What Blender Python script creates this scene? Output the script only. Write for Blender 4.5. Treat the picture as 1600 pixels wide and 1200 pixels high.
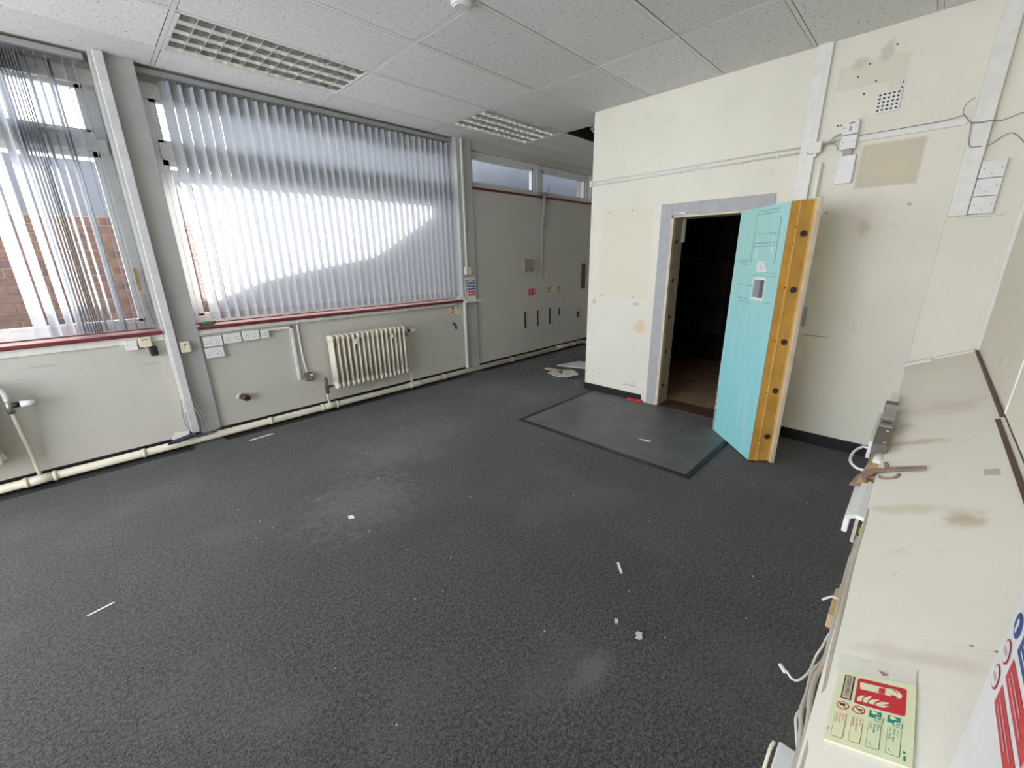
import bpy, bmesh, math, random
from mathutils import Matrix, Vector
random.seed(7)
S = bpy.context.scene
COL = S.collection
for o in list(bpy.data.objects):
    bpy.data.objects.remove(o)

# ---------------------------------------------------------------- camera
cam_d = bpy.data.cameras.new('camera')
cam = bpy.data.objects.new('camera', cam_d)
COL.objects.link(cam)
FPX, YAW, PITCH, ROLL = 642.68, 0.781843, -0.296770, 0.0165873
f = Vector((math.cos(PITCH) * math.cos(YAW), math.cos(PITCH) * math.sin(YAW), math.sin(PITCH)))
r = f.cross(Vector((0, 0, 1))).normalized()
d = f.cross(r)
r2 = math.cos(ROLL) * r + math.sin(ROLL) * d
d2 = -math.sin(ROLL) * r + math.cos(ROLL) * d
M = Matrix((( r2.x, -d2.x, -f.x), (r2.y, -d2.y, -f.y), (r2.z, -d2.z, -f.z))).to_4x4()
M.translation = (0, 0, 1.5)
cam.matrix_world = M
cam_d.sensor_width = 36.0
cam_d.lens = FPX / 1600 * 36.0
cam_d.clip_start = 0.02
S.camera = cam

# ---------------------------------------------------------------- light
SKY, SUN, EXPO = 1.0, 7.5, 3.38
w = bpy.data.worlds.new('world'); S.world = w; w.use_nodes = True
bg = w.node_tree.nodes['Background']
bg.inputs[0].default_value = (0.86, 0.90, 1.0, 1); bg.inputs[1].default_value = SKY
sl = bpy.data.lights.new('sun', 'SUN'); sl.energy = SUN; sl.angle = 0.012; sl.color = (1.0, 0.935, 0.88)
so = bpy.data.objects.new('sun', sl); COL.objects.link(so)
so.rotation_euler = Vector((-1.4, -1.0, -1.0)).to_track_quat('-Z', 'Y').to_euler()
so.location = (4, 10, 10)
def portal(x0, x1, z0, z1, y=4.58):
    l = bpy.data.lights.new('window_portal', 'AREA'); l.shape = 'RECTANGLE'
    l.size = x1 - x0; l.size_y = z1 - z0
    l.cycles.is_portal = True
    o = bpy.data.objects.new('window_portal', l); COL.objects.link(o)
    o.location = ((x0 + x1) / 2, y, (z0 + z1) / 2)
    o.rotation_euler = Vector((0, -1, 0)).to_track_quat('-Z', 'Z').to_euler()
portal(-2.45, 0.36, 1.0, 2.78); portal(0.59, 3.43, 1.0, 2.78); portal(3.66, 6.27, 2.38, 2.78)
pl_ = bpy.data.lights.new('window_portal', 'AREA'); pl_.shape = 'RECTANGLE'; pl_.size = 4.0; pl_.size_y = 2.2; pl_.cycles.is_portal = True
po_ = bpy.data.objects.new('window_portal', pl_); COL.objects.link(po_); po_.location = (-3.33, 2.1, 1.7)
po_.rotation_euler = Vector((1, 0, 0)).to_track_quat('-Z', 'Z').to_euler()
vs = S.view_settings
vs.view_transform = 'Standard'; vs.look = 'None'; vs.gamma = 1.0; vs.use_curve_mapping = False
vs.exposure = EXPO

# ---------------------------------------------------------------- materials
def sock(nt, v, inp):
    if isinstance(v, bpy.types.NodeSocket): nt.links.new(v, inp)
    else: inp.default_value = v
def math_n(nt, op, a, b=0.0, c=None):
    n = nt.nodes.new('ShaderNodeMath'); n.operation = op
    sock(nt, a, n.inputs[0]); sock(nt, b, n.inputs[1])
    if c is not None: sock(nt, c, n.inputs[2])
    return n.outputs[0]
def mixc(nt, fac, a, b):
    n = nt.nodes.new('ShaderNodeMix'); n.data_type = 'RGBA'
    sock(nt, fac, n.inputs[0])
    for v, i in ((a, 6), (b, 7)):
        if isinstance(v, bpy.types.NodeSocket): nt.links.new(v, n.inputs[i])
        else: n.inputs[i].default_value = (*v[:3], 1)
    return n.outputs[2]
def noise(nt, scale, detail=3, vec=None, rough=0.55):
    n = nt.nodes.new('ShaderNodeTexNoise'); n.inputs['Scale'].default_value = scale
    n.inputs['Detail'].default_value = detail; n.inputs['Roughness'].default_value = rough
    if vec is not None: nt.links.new(vec, n.inputs['Vector'])
    return n.outputs['Fac']
def ramp(nt, v, a, b, lo=0.0, hi=1.0):
    n = nt.nodes.new('ShaderNodeMapRange'); n.interpolation_type = 'SMOOTHSTEP'
    sock(nt, v, n.inputs[0])
    n.inputs[1].default_value = a; n.inputs[2].default_value = b
    n.inputs[3].default_value = lo; n.inputs[4].default_value = hi
    return n.outputs[0]
def position(nt):
    return nt.nodes.new('ShaderNodeNewGeometry').outputs['Position']
def objco(nt):
    return nt.nodes.new('ShaderNodeTexCoord').outputs['Object']
def blob(nt, P, c, rad, soft=0.5, wob=0.8, wscale=16.0):
    """soft-edged stain with a shape of its own, at world place c with radii rad"""
    v = nt.nodes.new('ShaderNodeVectorMath'); v.operation = 'SUBTRACT'
    nt.links.new(P, v.inputs[0]); v.inputs[1].default_value = c
    v2 = nt.nodes.new('ShaderNodeVectorMath'); v2.operation = 'DIVIDE'
    nt.links.new(v.outputs[0], v2.inputs[0]); v2.inputs[1].default_value = rad
    l = nt.nodes.new('ShaderNodeVectorMath'); l.operation = 'LENGTH'
    nt.links.new(v2.outputs[0], l.inputs[0])
    nz = noise(nt, wscale, 4, P)
    dd = math_n(nt, 'ADD', l.outputs['Value'], math_n(nt, 'MULTIPLY', math_n(nt, 'SUBTRACT', nz, 0.5), wob * 2))
    return ramp(nt, dd, 1.0, 1.0 - soft)
def rect(nt, P, c, half, soft=0.05):
    v = nt.nodes.new('ShaderNodeVectorMath'); v.operation = 'SUBTRACT'
    nt.links.new(P, v.inputs[0]); v.inputs[1].default_value = c
    v2 = nt.nodes.new('ShaderNodeVectorMath'); v2.operation = 'DIVIDE'
    nt.links.new(v.outputs[0], v2.inputs[0]); v2.inputs[1].default_value = half
    v3 = nt.nodes.new('ShaderNodeVectorMath'); v3.operation = 'ABSOLUTE'
    nt.links.new(v2.outputs[0], v3.inputs[0])
    s = nt.nodes.new('ShaderNodeSeparateXYZ'); nt.links.new(v3.outputs[0], s.inputs[0])
    m = math_n(nt, 'MAXIMUM', math_n(nt, 'MAXIMUM', s.outputs[0], s.outputs[1]), s.outputs[2])
    return ramp(nt, m, 1.0, 1.0 - soft)
def new_mat(name, rough=0.6, spec=0.4, metal=0.0):
    m = bpy.data.materials.new(name); m.use_nodes = True
    nt = m.node_tree; b = nt.nodes['Principled BSDF']
    b.inputs['Roughness'].default_value = rough
    b.inputs['Specular IOR Level'].default_value = spec
    b.inputs['Metallic'].default_value = metal
    return m, nt, b
def bump(nt, b, h, strength=0.2, dist=0.002):
    n = nt.nodes.new('ShaderNodeBump'); n.inputs['Strength'].default_value = strength
    n.inputs['Distance'].default_value = dist
    nt.links.new(h, n.inputs['Height']); nt.links.new(n.outputs[0], b.inputs['Normal'])
MATS = {}
def mat(name, col, rough=0.55, var=0.06, scale=14.0, spec=0.4, metal=0.0, bmp=0.0, dirt=None):
    """plain procedural material: colour with a little uneven tone"""
    if name in MATS: return MATS[name]
    m, nt, b = new_mat(name, rough, spec, metal)
    P = objco(nt); n = noise(nt, scale, 4, P)
    lo = tuple(c * (1 - var) for c in col); hi = tuple(min(1, c * (1 + var)) for c in col)
    c = mixc(nt, ramp(nt, n, 0.3, 0.7), lo, hi)
    if dirt:
        c = mixc(nt, ramp(nt, noise(nt, scale * 0.5, 6, P, 0.7), 0.55, 0.75, 0, dirt[1]), c, dirt[0])
    nt.links.new(c, b.inputs['Base Color'])
    if bmp: bump(nt, b, noise(nt, scale * 6, 4, P), bmp)
    MATS[name] = m
    return m

def wall_mat(name, base, marks, dirt=(0.46, 0.42, 0.34), dirt_amt=0.22):
    m, nt, b = new_mat(name, 0.62, 0.35)
    P = position(nt)
    n1 = noise(nt, 1.4, 5, P, 0.6); n2 = noise(nt, 9, 5, P, 0.65)
    c = mixc(nt, ramp(nt, n1, 0.35, 0.7), tuple(x * 0.97 for x in base), tuple(min(1, x * 1.03) for x in base))
    c = mixc(nt, ramp(nt, n2, 0.60, 0.78, 0, dirt_amt), c, dirt)
    n3 = noise(nt, 34, 3, P, 0.7)
    c = mixc(nt, ramp(nt, n3, 0.70, 0.74, 0, 0.30), c, dirt)
    for kind, ce, ra, soft, col, amt in marks:
        k = blob(nt, P, ce, ra, soft) if kind == 'b' else rect(nt, P, ce, ra, soft)
        c = mixc(nt, math_n(nt, 'MULTIPLY', k, amt), c, col)
    nt.links.new(c, b.inputs['Base Color'])
    h = math_n(nt, 'ADD', noise(nt, 130, 3, P), math_n(nt, 'MULTIPLY', noise(nt, 6, 3, P), 2.0))
    bump(nt, b, h, 0.12, 0.003)
    return m

CREAM = (0.81, 0.785, 0.675)
TAN = (0.52, 0.44, 0.32)
GREY = (0.44, 0.43, 0.40)
M_FAR = wall_mat('paint_vault_wall', CREAM, [
    ('r', (3.93, 2.26, 1.525), (0.3, 0.285, 0.44), 0.03, (0.80, 0.74, 0.585), 0.75),
    ('b', (3.93, 2.03, 0.80), (0.3, 0.085, 0.075), 0.35, (0.78, 0.60, 0.36), 0.8),
    ('b', (3.93, 2.60, 1.03), (0.3, 0.03, 0.03), 0.3, GREY, 0.6),
    ('b', (3.93, 2.10, 1.03), (0.3, 0.05, 0.02), 0.3, GREY, 0.5),
    ('b', (3.93, 2.10, 0.16), (0.3, 0.12, 0.012), 0.6, GREY, 0.6),
    ('r', (3.93, 0.34, 2.06), (0.3, 0.17, 0.145), 0.14, (0.56, 0.50, 0.36), 0.75),
    ('b', (3.93, 0.32, 2.05), (0.3, 0.08, 0.06), 0.7, (0.66, 0.58, 0.38), 0.7),
    ('r', (3.93, 0.53, 2.575), (0.3, 0.19, 0.13), 0.12, (0.66, 0.60, 0.47), 0.42),
    ('r', (3.93, 0.57, 2.50), (0.3, 0.15, 0.055), 0.10, CREAM, 0.75),
    ('b', (3.93, 0.60, 2.70), (0.3, 0.05, 0.05), 0.6, (0.5, 0.46, 0.38), 0.55),
    ('b', (3.93, 0.47, 2.72), (0.3, 0.05, 0.07), 0.6, (0.5, 0.46, 0.38), 0.55),
    ('b', (3.93, 0.40, 1.68), (0.3, 0.07, 0.09), 0.9, (0.62, 0.46, 0.28), 0.55),
    ('b', (3.93, 0.19, 1.80), (0.3, 0.015, 0.012), 0.4, GREY, 0.8),
    ('b', (3.93, 0.63, 1.78), (0.3, 0.015, 0.012), 0.5, GREY, 0.7),
    ('b', (3.93, 0.56, 0.88), (0.3, 0.13, 0.006), 0.5, (0.3, 0.28, 0.24), 0.8),
])
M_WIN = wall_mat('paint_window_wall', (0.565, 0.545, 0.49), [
    ('b', (0.02, 4.3, 0.45), (0.55, 0.4, 0.40), 0.9, (0.60, 0.58, 0.53), 0.5),
    ('b', (1.55, 4.3, 0.38), (0.30, 0.4, 0.22), 0.9, (0.62, 0.58, 0.52), 0.5),
    ('b', (0.25, 4.3, 0.74), (0.10, 0.4, 0.012), 0.5, GREY, 0.7),
    ('b', (-0.32, 4.3, 0.83), (0.12, 0.4, 0.012), 0.5, GREY, 0.7),
    ('b', (3.30, 4.3, 0.24), (0.06, 0.4, 0.05), 0.7, GREY, 0.6),
    ('b', (5.20, 4.3, 0.36), (0.05, 0.4, 0.05), 0.7, GREY, 0.6),
    ('b', (5.47, 4.3, 0.40), (0.04, 0.4, 0.14), 0.8, GREY, 0.45),
    ('b', (6.05, 4.3, 0.55), (0.14, 0.4, 0.20), 0.8, (0.45, 0.36, 0.30), 0.4),
    ('b', (5.02, 4.3, 1.60), (0.09, 0.4, 0.60), 0.9, (0.5, 0.48, 0.45), 0.45),
])
M_RIGHT = wall_mat('paint_right_wall', (0.84, 0.81, 0.67), [
    ('b', (2.95, -0.31, 1.00), (0.03, 0.2, 0.03), 0.6, GREY, 0.45),
    ('b', (2.75, -0.31, 0.97), (0.02, 0.2, 0.03), 0.6, GREY, 0.4)])
M_LEDGE = wall_mat('paint_ledge', (0.87, 0.835, 0.735), [
    ('b', (1.47, -0.185, 0.84), (0.075, 0.055, 0.2), 0.8, (0.55, 0.43, 0.26), 0.75),
    ('b', (1.52, -0.10, 0.80), (0.05, 0.13, 0.2), 0.9, (0.66, 0.54, 0.38), 0.5),
    ('b', (2.12, -0.08, 0.80), (0.05, 0.15, 0.2), 0.9, (0.58, 0.46, 0.30), 0.7),
    ('b', (2.35, -0.03, 0.78), (0.16, 0.05, 0.2), 0.8, (0.50, 0.45, 0.38), 0.6),
    ('b', (2.60, -0.16, 0.83), (0.20, 0.20, 0.2), 0.9, (0.62, 0.54, 0.43), 0.4),
    ('b', (0.90, -0.10, 0.80), (0.03, 0.16, 0.2), 0.9, (0.64, 0.54, 0.44), 0.5),
    ('r', (1.78, -0.245, 0.86), (0.028, 0.016, 0.2), 0.15, (0.56, 0.48, 0.36), 0.85),
    ('b', (0.955, -0.178, 0.84), (0.004, 0.0028, 0.2), 0.3, (0.25, 0.23, 0.2), 0.8),
    ('b', (0.95, -0.205, 0.84), (0.004, 0.004, 0.2), 0.3, (0.25, 0.23, 0.2), 0.8),
], dirt=(0.60, 0.52, 0.42), dirt_amt=0.35)
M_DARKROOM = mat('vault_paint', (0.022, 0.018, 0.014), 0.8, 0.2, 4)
M_VFLOOR = mat('vault_floor_boards', (0.42, 0.28, 0.165), 0.6, 0.2, 6)

def carpet_mat():
    m, nt, b = new_mat('grey_carpet', 0.9, 0.15)
    P = position(nt)
    n1 = noise(nt, 170, 2, P, 0.8); n2 = noise(nt, 70, 3, P, 0.75); n3 = noise(nt, 1.1, 5, P, 0.6); n4 = noise(nt, 5, 5, P, 0.65)
    v = math_n(nt, 'ADD', math_n(nt, 'MULTIPLY', n1, 0.55), math_n(nt, 'MULTIPLY', n2, 0.45))
    c = mixc(nt, ramp(nt, v, 0.38, 0.64), (0.010, 0.0103, 0.0115), (0.112, 0.110, 0.108))
    c = mixc(nt, ramp(nt, n3, 0.46, 0.72, 0, 0.40), c, (0.125, 0.12, 0.112))
    c = mixc(nt, ramp(nt, n4, 0.62, 0.80, 0, 0.22), c, (0.18, 0.175, 0.16))
    for ce, ra, a in (((1.02, 0.62, 0), (0.16, 0.07, 1), 0.13), ((0.95, 2.35, 0), (0.5, 0.45, 1), 0.16), ((1.7, 2.9, 0), (0.8, 0.5, 1), 0.10)):
        c = mixc(nt, math_n(nt, 'MULTIPLY', blob(nt, P, ce, ra, 0.8), a), c, (0.34, 0.32, 0.29))
    rnd = nt.nodes.new('ShaderNodeObjectInfo').outputs['Random']
    hsv = nt.nodes.new('ShaderNodeHueSaturation'); nt.links.new(c, hsv.inputs['Color'])
    nt.links.new(ramp(nt, rnd, 0, 1, 0.94, 1.06), hsv.inputs['Value'])
    nt.links.new(hsv.outputs[0], b.inputs['Base Color'])
    b.inputs['Sheen Weight'].default_value = 0.15; b.inputs['Sheen Roughness'].default_value = 0.6
    bump(nt, b, v, 0.9, 0.006)
    return m
M_CARPET = carpet_mat()
def ceil_mat():
    m, nt, b = new_mat('mineral_fibre_tile', 0.85, 0.2)
    P = position(nt)
    n1 = noise(nt, 75, 2, P, 0.5); n2 = noise(nt, 30, 4, P, 0.7); n3 = noise(nt, 1.0, 3, P)
    c = mixc(nt, ramp(nt, n2, 0.35, 0.7), (0.75, 0.76, 0.745), (0.80, 0.81, 0.795))
    c = mixc(nt, ramp(nt, n3, 0.5, 0.75, 0, 0.25), c, (0.70, 0.69, 0.65))
    pit = ramp(nt, n1, 0.655, 0.70)
    c = mixc(nt, math_n(nt, 'MULTIPLY', pit, 0.85), c, (0.12, 0.12, 0.115))
    rnd = nt.nodes.new('ShaderNodeObjectInfo').outputs['Random']
    hsv = nt.nodes.new('ShaderNodeHueSaturation'); nt.links.new(c, hsv.inputs['Color'])
    nt.links.new(ramp(nt, rnd, 0, 1, 0.93, 1.05), hsv.inputs['Value'])
    nt.links.new(hsv.outputs[0], b.inputs['Base Color'])
    bump(nt, b, math_n(nt, 'SUBTRACT', n2, pit), 0.3, 0.003)
    return m
M_CEIL = ceil_mat()
def blind_mat():
    m = bpy.data.materials.new('blind_fabric'); m.use_nodes = True; nt = m.node_tree
    for n in list(nt.nodes): nt.nodes.remove(n)
    out = nt.nodes.new('ShaderNodeOutputMaterial')
    P = objco(nt)
    c = mixc(nt, ramp(nt, noise(nt, 160, 2, P), 0.3, 0.7), (0.48, 0.50, 0.525), (0.555, 0.575, 0.60))
    df = nt.nodes.new('ShaderNodeBsdfDiffuse'); nt.links.new(c, df.inputs[0])
    tr = nt.nodes.new('ShaderNodeBsdfTranslucent'); nt.links.new(c, tr.inputs[0])
    mx = nt.nodes.new('ShaderNodeMixShader'); mx.inputs[0].default_value = 0.20
    nt.links.new(df.outputs[0], mx.inputs[1]); nt.links.new(tr.outputs[0], mx.inputs[2])
    nt.links.new(mx.outputs[0], out.inputs[0])
    return m
M_BLIND = blind_mat()
M_WEIGHT = mat('blind_weight_fabric', (0.42, 0.44, 0.46), 0.8)
def glass_mat():
    m = bpy.data.materials.new('window_glass'); m.use_nodes = True; nt = m.node_tree
    for n in list(nt.nodes): nt.nodes.remove(n)
    out = nt.nodes.new('ShaderNodeOutputMaterial')
    t = nt.nodes.new('ShaderNodeBsdfTransparent'); t.inputs[0].default_value = (0.96, 0.96, 0.96, 1)
    g = nt.nodes.new('ShaderNodeBsdfGlossy'); g.inputs['Roughness'].default_value = 0.03
    mx = nt.nodes.new('ShaderNodeMixShader')
    mx.inputs[0].default_value = 0.06
    nt.links.new(t.outputs[0], mx.inputs[1]); nt.links.new(g.outputs[0], mx.inputs[2])
    nt.links.new(mx.outputs[0], out.inputs[0])
    return m
M_GLASS = glass_mat()
M_UPVC = mat('white_window_frame', (0.72, 0.74, 0.74), 0.35, 0.04)
M_RED = mat('red_oxide_paint', (0.15, 0.026, 0.034), 0.4, 0.15)
M_SILLTOP = mat('pinkish_tile', (0.62, 0.36, 0.33), 0.4, 0.12)
M_WHITE = mat('white_plastic', (0.80, 0.80, 0.78), 0.35, 0.03)
M_OFFW = mat('cream_plastic', (0.78, 0.72, 0.56), 0.4, 0.05)
M_TRUNK = mat('white_trunking', (0.80, 0.79, 0.74), 0.4, 0.05)
M_PIPE = mat('cream_gloss_paint', (0.76, 0.71, 0.57), 0.3, 0.06, dirt=((0.35, 0.29, 0.2), 0.4))
M_RAD = mat('radiator_enamel', (0.80, 0.75, 0.62), 0.35, 0.03, 3)
M_BLACK = mat('black_skirting_and_shade', (0.012, 0.013, 0.014), 0.45, 0.2)
M_BLK = mat('black_plastic', (0.02, 0.02, 0.022), 0.4, 0.2)
M_STEEL = mat('dull_steel', (0.42, 0.41, 0.38), 0.4, 0.12, metal=0.8)
M_ALU = mat('louvre_aluminium', (0.82, 0.82, 0.80), 0.28, 0.03, metal=1.0)
M_TUBE = mat('fluorescent_tube', (0.85, 0.85, 0.82), 0.3, 0.02)
M_TEE = mat('white_tee_bar', (0.72, 0.72, 0.70), 0.4, 0.03)
M_VOID = mat('ceiling_void', (0.05, 0.05, 0.05), 0.9, 0.3)
M_GREYP = mat('grey_frame_paint', (0.43, 0.435, 0.44), 0.5, 0.05)
M_TURQ = None
def turq():
    m, nt, b = new_mat('turquoise_paint', 0.38, 0.45)
    P = objco(nt)
    mp = nt.nodes.new('ShaderNodeMapping'); nt.links.new(P, mp.inputs[0]); mp.inputs['Scale'].default_value = (9, 9, 0.9)
    n1 = noise(nt, 1.6, 4, mp.outputs[0], 0.6)
    s = nt.nodes.new('ShaderNodeSeparateXYZ'); nt.links.new(P, s.inputs[0])
    c = mixc(nt, ramp(nt, s.outputs[2], 0.5, 1.7), (0.31, 0.71, 0.74), (0.40, 0.70, 0.65))
    c = mixc(nt, ramp(nt, n1, 0.50, 0.62, 0, 0.55), c, (0.42, 0.76, 0.75))
    n2 = noise(nt, 28, 5, P, 0.75)
    low = ramp(nt, s.outputs[2], 0.80, 0.1)
    edge = ramp(nt, s.outputs[0], 0.50, 0.60)
    k = ramp(nt, math_n(nt, 'ADD', n2, math_n(nt, 'MULTIPLY', math_n(nt, 'MULTIPLY', low, edge), 0.26)), 0.70, 0.73)
    c = mixc(nt, math_n(nt, 'MULTIPLY', k, 0.85), c, (0.25, 0.22, 0.23))
    nt.links.new(c, b.inputs['Base Color'])
    bump(nt, b, n1, 0.08, 0.004)
    return m
M_TURQ = turq()
M_YEL = mat('ochre_primer', (0.58, 0.32, 0.06), 0.4, 0.16, 6, dirt=((0.22, 0.15, 0.05), 0.55))
M_JAMB = mat('chipped_cream_jamb', (0.44, 0.37, 0.26), 0.5, 0.12, 10, dirt=((0.10, 0.08, 0.06), 0.8))
M_DOORCREAM = mat('cream_door_plate', (0.66, 0.57, 0.42), 0.5, 0.1, 10)
M_BOLT = mat('dark_bolt', (0.055, 0.035, 0.025), 0.5, 0.3, metal=0.3)
M_SCRATCH = mat('bare_white_scratch', (0.85, 0.86, 0.84), 0.4, 0.03)
M_MAT = mat('worn_rubber_mat', (0.125, 0.127, 0.124), 0.5, 0.14, 3.5, dirt=((0.17, 0.16, 0.14), 0.4))
M_MATEDGE = mat('black_mat_edging', (0.02, 0.021, 0.022), 0.5, 0.2)
M_WOOD = mat('raw_timber', (0.56, 0.40, 0.22), 0.7, 0.2, 20)
M_RUST = mat('rusty_strap', (0.36, 0.25, 0.20), 0.5, 0.2, 20, metal=0.3)
M_CABLE = mat('dirty_beige_cable', (0.50, 0.45, 0.37), 0.5, 0.1)
M_CABLEW = mat('white_cable', (0.78, 0.78, 0.74), 0.4, 0.05)
M_CABLEG = mat('grey_cable', (0.30, 0.29, 0.27), 0.5, 0.1)
M_TANW = mat('brown_metal', (0.17, 0.15, 0.125), 0.5, 0.12, metal=0.2)
M_GREYB = mat('grey_metal_box', (0.42, 0.40, 0.37), 0.5, 0.1)
M_PLASTER = mat('broken_tile', (0.60, 0.56, 0.47), 0.8, 0.12)
M_LUM = mat('photoluminescent_board', (0.76, 0.80, 0.52), 0.4, 0.03)
M_SIGNRED = mat('sign_red', (0.62, 0.03, 0.045), 0.4, 0.05)
M_SIGNBLUE = mat('sign_blue', (0.03, 0.075, 0.27), 0.4, 0.05)
M_SIGNGREEN = mat('sign_green', (0.01, 0.27, 0.21), 0.4, 0.05)
M_SIGNWHITE = mat('sign_white', (0.80, 0.81, 0.79), 0.4, 0.03)
M_SIGNTAN = mat('sign_beige', (0.58, 0.45, 0.33), 0.4, 0.03)
M_SIGNBLACK = mat('sign_black', (0.05, 0.045, 0.04), 0.4, 0.03)
M_SIGNORANGE = mat('sign_orange_red', (0.62, 0.10, 0.05), 0.4, 0.05)
M_SIGNPINK = mat('sign_pink', (0.66, 0.42, 0.42), 0.4, 0.05)
M_HILITE = mat('hi_vis_yellow', (0.80, 0.82, 0.02), 0.4, 0.03)
M_BROWN = mat('brown_rubber_and_gap_shadow', (0.09, 0.04, 0.03), 0.5, 0.2)
M_BRICKS = [mat('brick_%d' % i, c, 0.85, 0.25, 24, bmp=0.3) for i, c in enumerate(
    [(0.125, 0.065, 0.056), (0.145, 0.076, 0.064), (0.11, 0.062, 0.060), (0.16, 0.088, 0.068)])]
M_MORTAR = mat('lime_mortar', (0.38, 0.31, 0.19), 0.9, 0.15, 20)
M_RENDER = mat('pale_render', (0.16, 0.18, 0.215), 0.9, 0.10, 2)
M_CONC = mat('concrete_yard', (0.30, 0.29, 0.27), 0.9, 0.15, 3)
M_COLUMN = mat('shade_greyed_column_paint', (0.44, 0.44, 0.425), 0.6, 0.06, 3, dirt=((0.35, 0.33, 0.3), 0.3))  # grey carries the shade of a face turned from the light
M_DARK_SKIN = mat('dark_outer_skin', (0.06, 0.032, 0.026), 0.9, 0.2)  # dark so unseen outer faces bounce little light onto the brick opposite
M_FASCIA = mat('painted_fascia', (0.62, 0.61, 0.58), 0.6, 0.05)

# ---------------------------------------------------------------- mesh helpers
WM = {}
class MB:
    def __init__(s): s.v = []; s.f = []
    def add(s, vs, fs):
        k = len(s.v); s.v += [tuple(x) for x in vs]; s.f += [tuple(i + k for i in q) for q in fs]; return s
    def box(s, x0, x1, y0, y1, z0, z1):
        return s.add([(x0, y0, z0), (x1, y0, z0), (x1, y1, z0), (x0, y1, z0), (x0, y0, z1), (x1, y0, z1), (x1, y1, z1), (x0, y1, z1)],
                     [(0, 3, 2, 1), (4, 5, 6, 7), (0, 1, 5, 4), (1, 2, 6, 5), (2, 3, 7, 6), (3, 0, 4, 7)])
    def obox(s, O, e1, e2, e3):
        O, e1, e2, e3 = map(Vector, (O, e1, e2, e3))
        if e1.cross(e2).dot(e3) < 0: e1, e2 = e2, e1
        return s.add([O, O + e1, O + e1 + e2, O + e2, O + e3, O + e1 + e3, O + e1 + e2 + e3, O + e2 + e3],
                     [(0, 3, 2, 1), (4, 5, 6, 7), (0, 1, 5, 4), (1, 2, 6, 5), (2, 3, 7, 6), (3, 0, 4, 7)])
    def prism(s, pts, ext):
        """planar polygon (3D points) swept along ext"""
        pts = [Vector(p) for p in pts]; ext = Vector(ext); n = len(pts)
        nrm = Vector((0, 0, 0))
        for i in range(n): nrm += pts[i].cross(pts[(i + 1) % n])
        if nrm.dot(ext) < 0: pts.reverse()
        return s.add(pts + [p + ext for p in pts],
                     [tuple(range(n - 1, -1, -1)), tuple(range(n, 2 * n))] + [(i, (i + 1) % n, n + (i + 1) % n, n + i) for i in range(n)])
    def cyl(s, p0, p1, r0, r1=None, n=14):
        return s.tube([p0, p1], r0, n, r1)
    def tube(s, pts, rad, n=8, rend=None):
        pts = [Vector(p) for p in pts]; rings = []
        t = (pts[1] - pts[0]).normalized()
        u = t.cross(Vector((0, 0, 1)) if abs(t.z) < 0.9 else Vector((1, 0, 0))).normalized()
        k = len(s.v); m = len(pts)
        for i, p in enumerate(pts):
            if i == 0: tt = pts[1] - pts[0]
            elif i == m - 1: tt = pts[-1] - pts[-2]
            else: tt = (pts[i + 1] - p).normalized() + (p - pts[i - 1]).normalized()
            tt = tt.normalized(); u = (u - tt * u.dot(tt)).normalized(); w_ = tt.cross(u)
            rr = rad if rend is None else rad + (rend - rad) * i / (m - 1)
            for j in range(n):
                a = 2 * math.pi * j / n
                s.v.append(tuple(p + (u * math.cos(a) + w_ * math.sin(a)) * rr))
        for i in range(m - 1):
            for j in range(n):
                a, b2 = k + i * n + j, k + i * n + (j + 1) % n
                s.f.append((a, b2, b2 + n, a + n))
        s.f.append(tuple(k + j for j in range(n - 1, -1, -1)))
        s.f.append(tuple(k + (m - 1) * n + j for j in range(n)))
        return s
    def poly(s, pts):
        return s.add(pts, [tuple(range(len(pts)))])
    def build(s, name, m, parent=None, local=False, bev=0.0, smooth=False):
        vs = [Vector(p) for p in s.v]
        loc = None
        if parent is not None and not local:
            inv = WM[parent.name].inverted(); vs = [inv @ p for p in vs]
        elif parent is None:
            lo = [min(p[i] for p in vs) for i in range(3)]; hi = [max(p[i] for p in vs) for i in range(3)]
            loc = Vector(((lo[0] + hi[0]) / 2, (lo[1] + hi[1]) / 2, lo[2])); vs = [p - loc for p in vs]
        me = bpy.data.meshes.new(name); me.from_pydata([tuple(p) for p in vs], [], s.f); me.update()
        if bev or smooth:
            b = bmesh.new(); b.from_mesh(me)
            if bev: bmesh.ops.bevel(b, geom=[e for e in b.edges if e.is_manifold and e.calc_face_angle(0) > 0.5], offset=bev, segments=2, profile=0.6, affect='EDGES')
            b.to_mesh(me); b.free()
        if smooth:
            for p in me.polygons: p.use_smooth = len(p.vertices) <= 4
        me.materials.append(m)
        o = bpy.data.objects.new(name, me); COL.objects.link(o)
        if loc is not None: o.location = loc; WM[o.name] = Matrix.Translation(loc)
        if parent is not None: o.parent = parent; WM[o.name] = WM[parent.name].copy()
        return o
def spline(pts, k=6):
    """Catmull-Rom through the points"""
    P = [Vector(p) for p in pts]; P = [2 * P[0] - P[1]] + P + [2 * P[-1] - P[-2]]; out = []
    for i in range(1, len(P) - 2):
        a, b_, c, d_ = P[i - 1:i + 3]
        for j in range(k):
            t = j / k
            out.append(0.5 * ((2 * b_) + (c - a) * t + (2 * a - 5 * b_ + 4 * c - d_) * t * t + (3 * b_ - a - 3 * c + d_) * t ** 3))
    return out + [P[-2]]
def tag(o, label, cat, group=None):
    o['label'] = label; o['category'] = cat
    if group: o['group'] = group
    return o
def struct(o, label=None):
    o['kind'] = 'structure'
    if label: o['label'] = label
    return o
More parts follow.
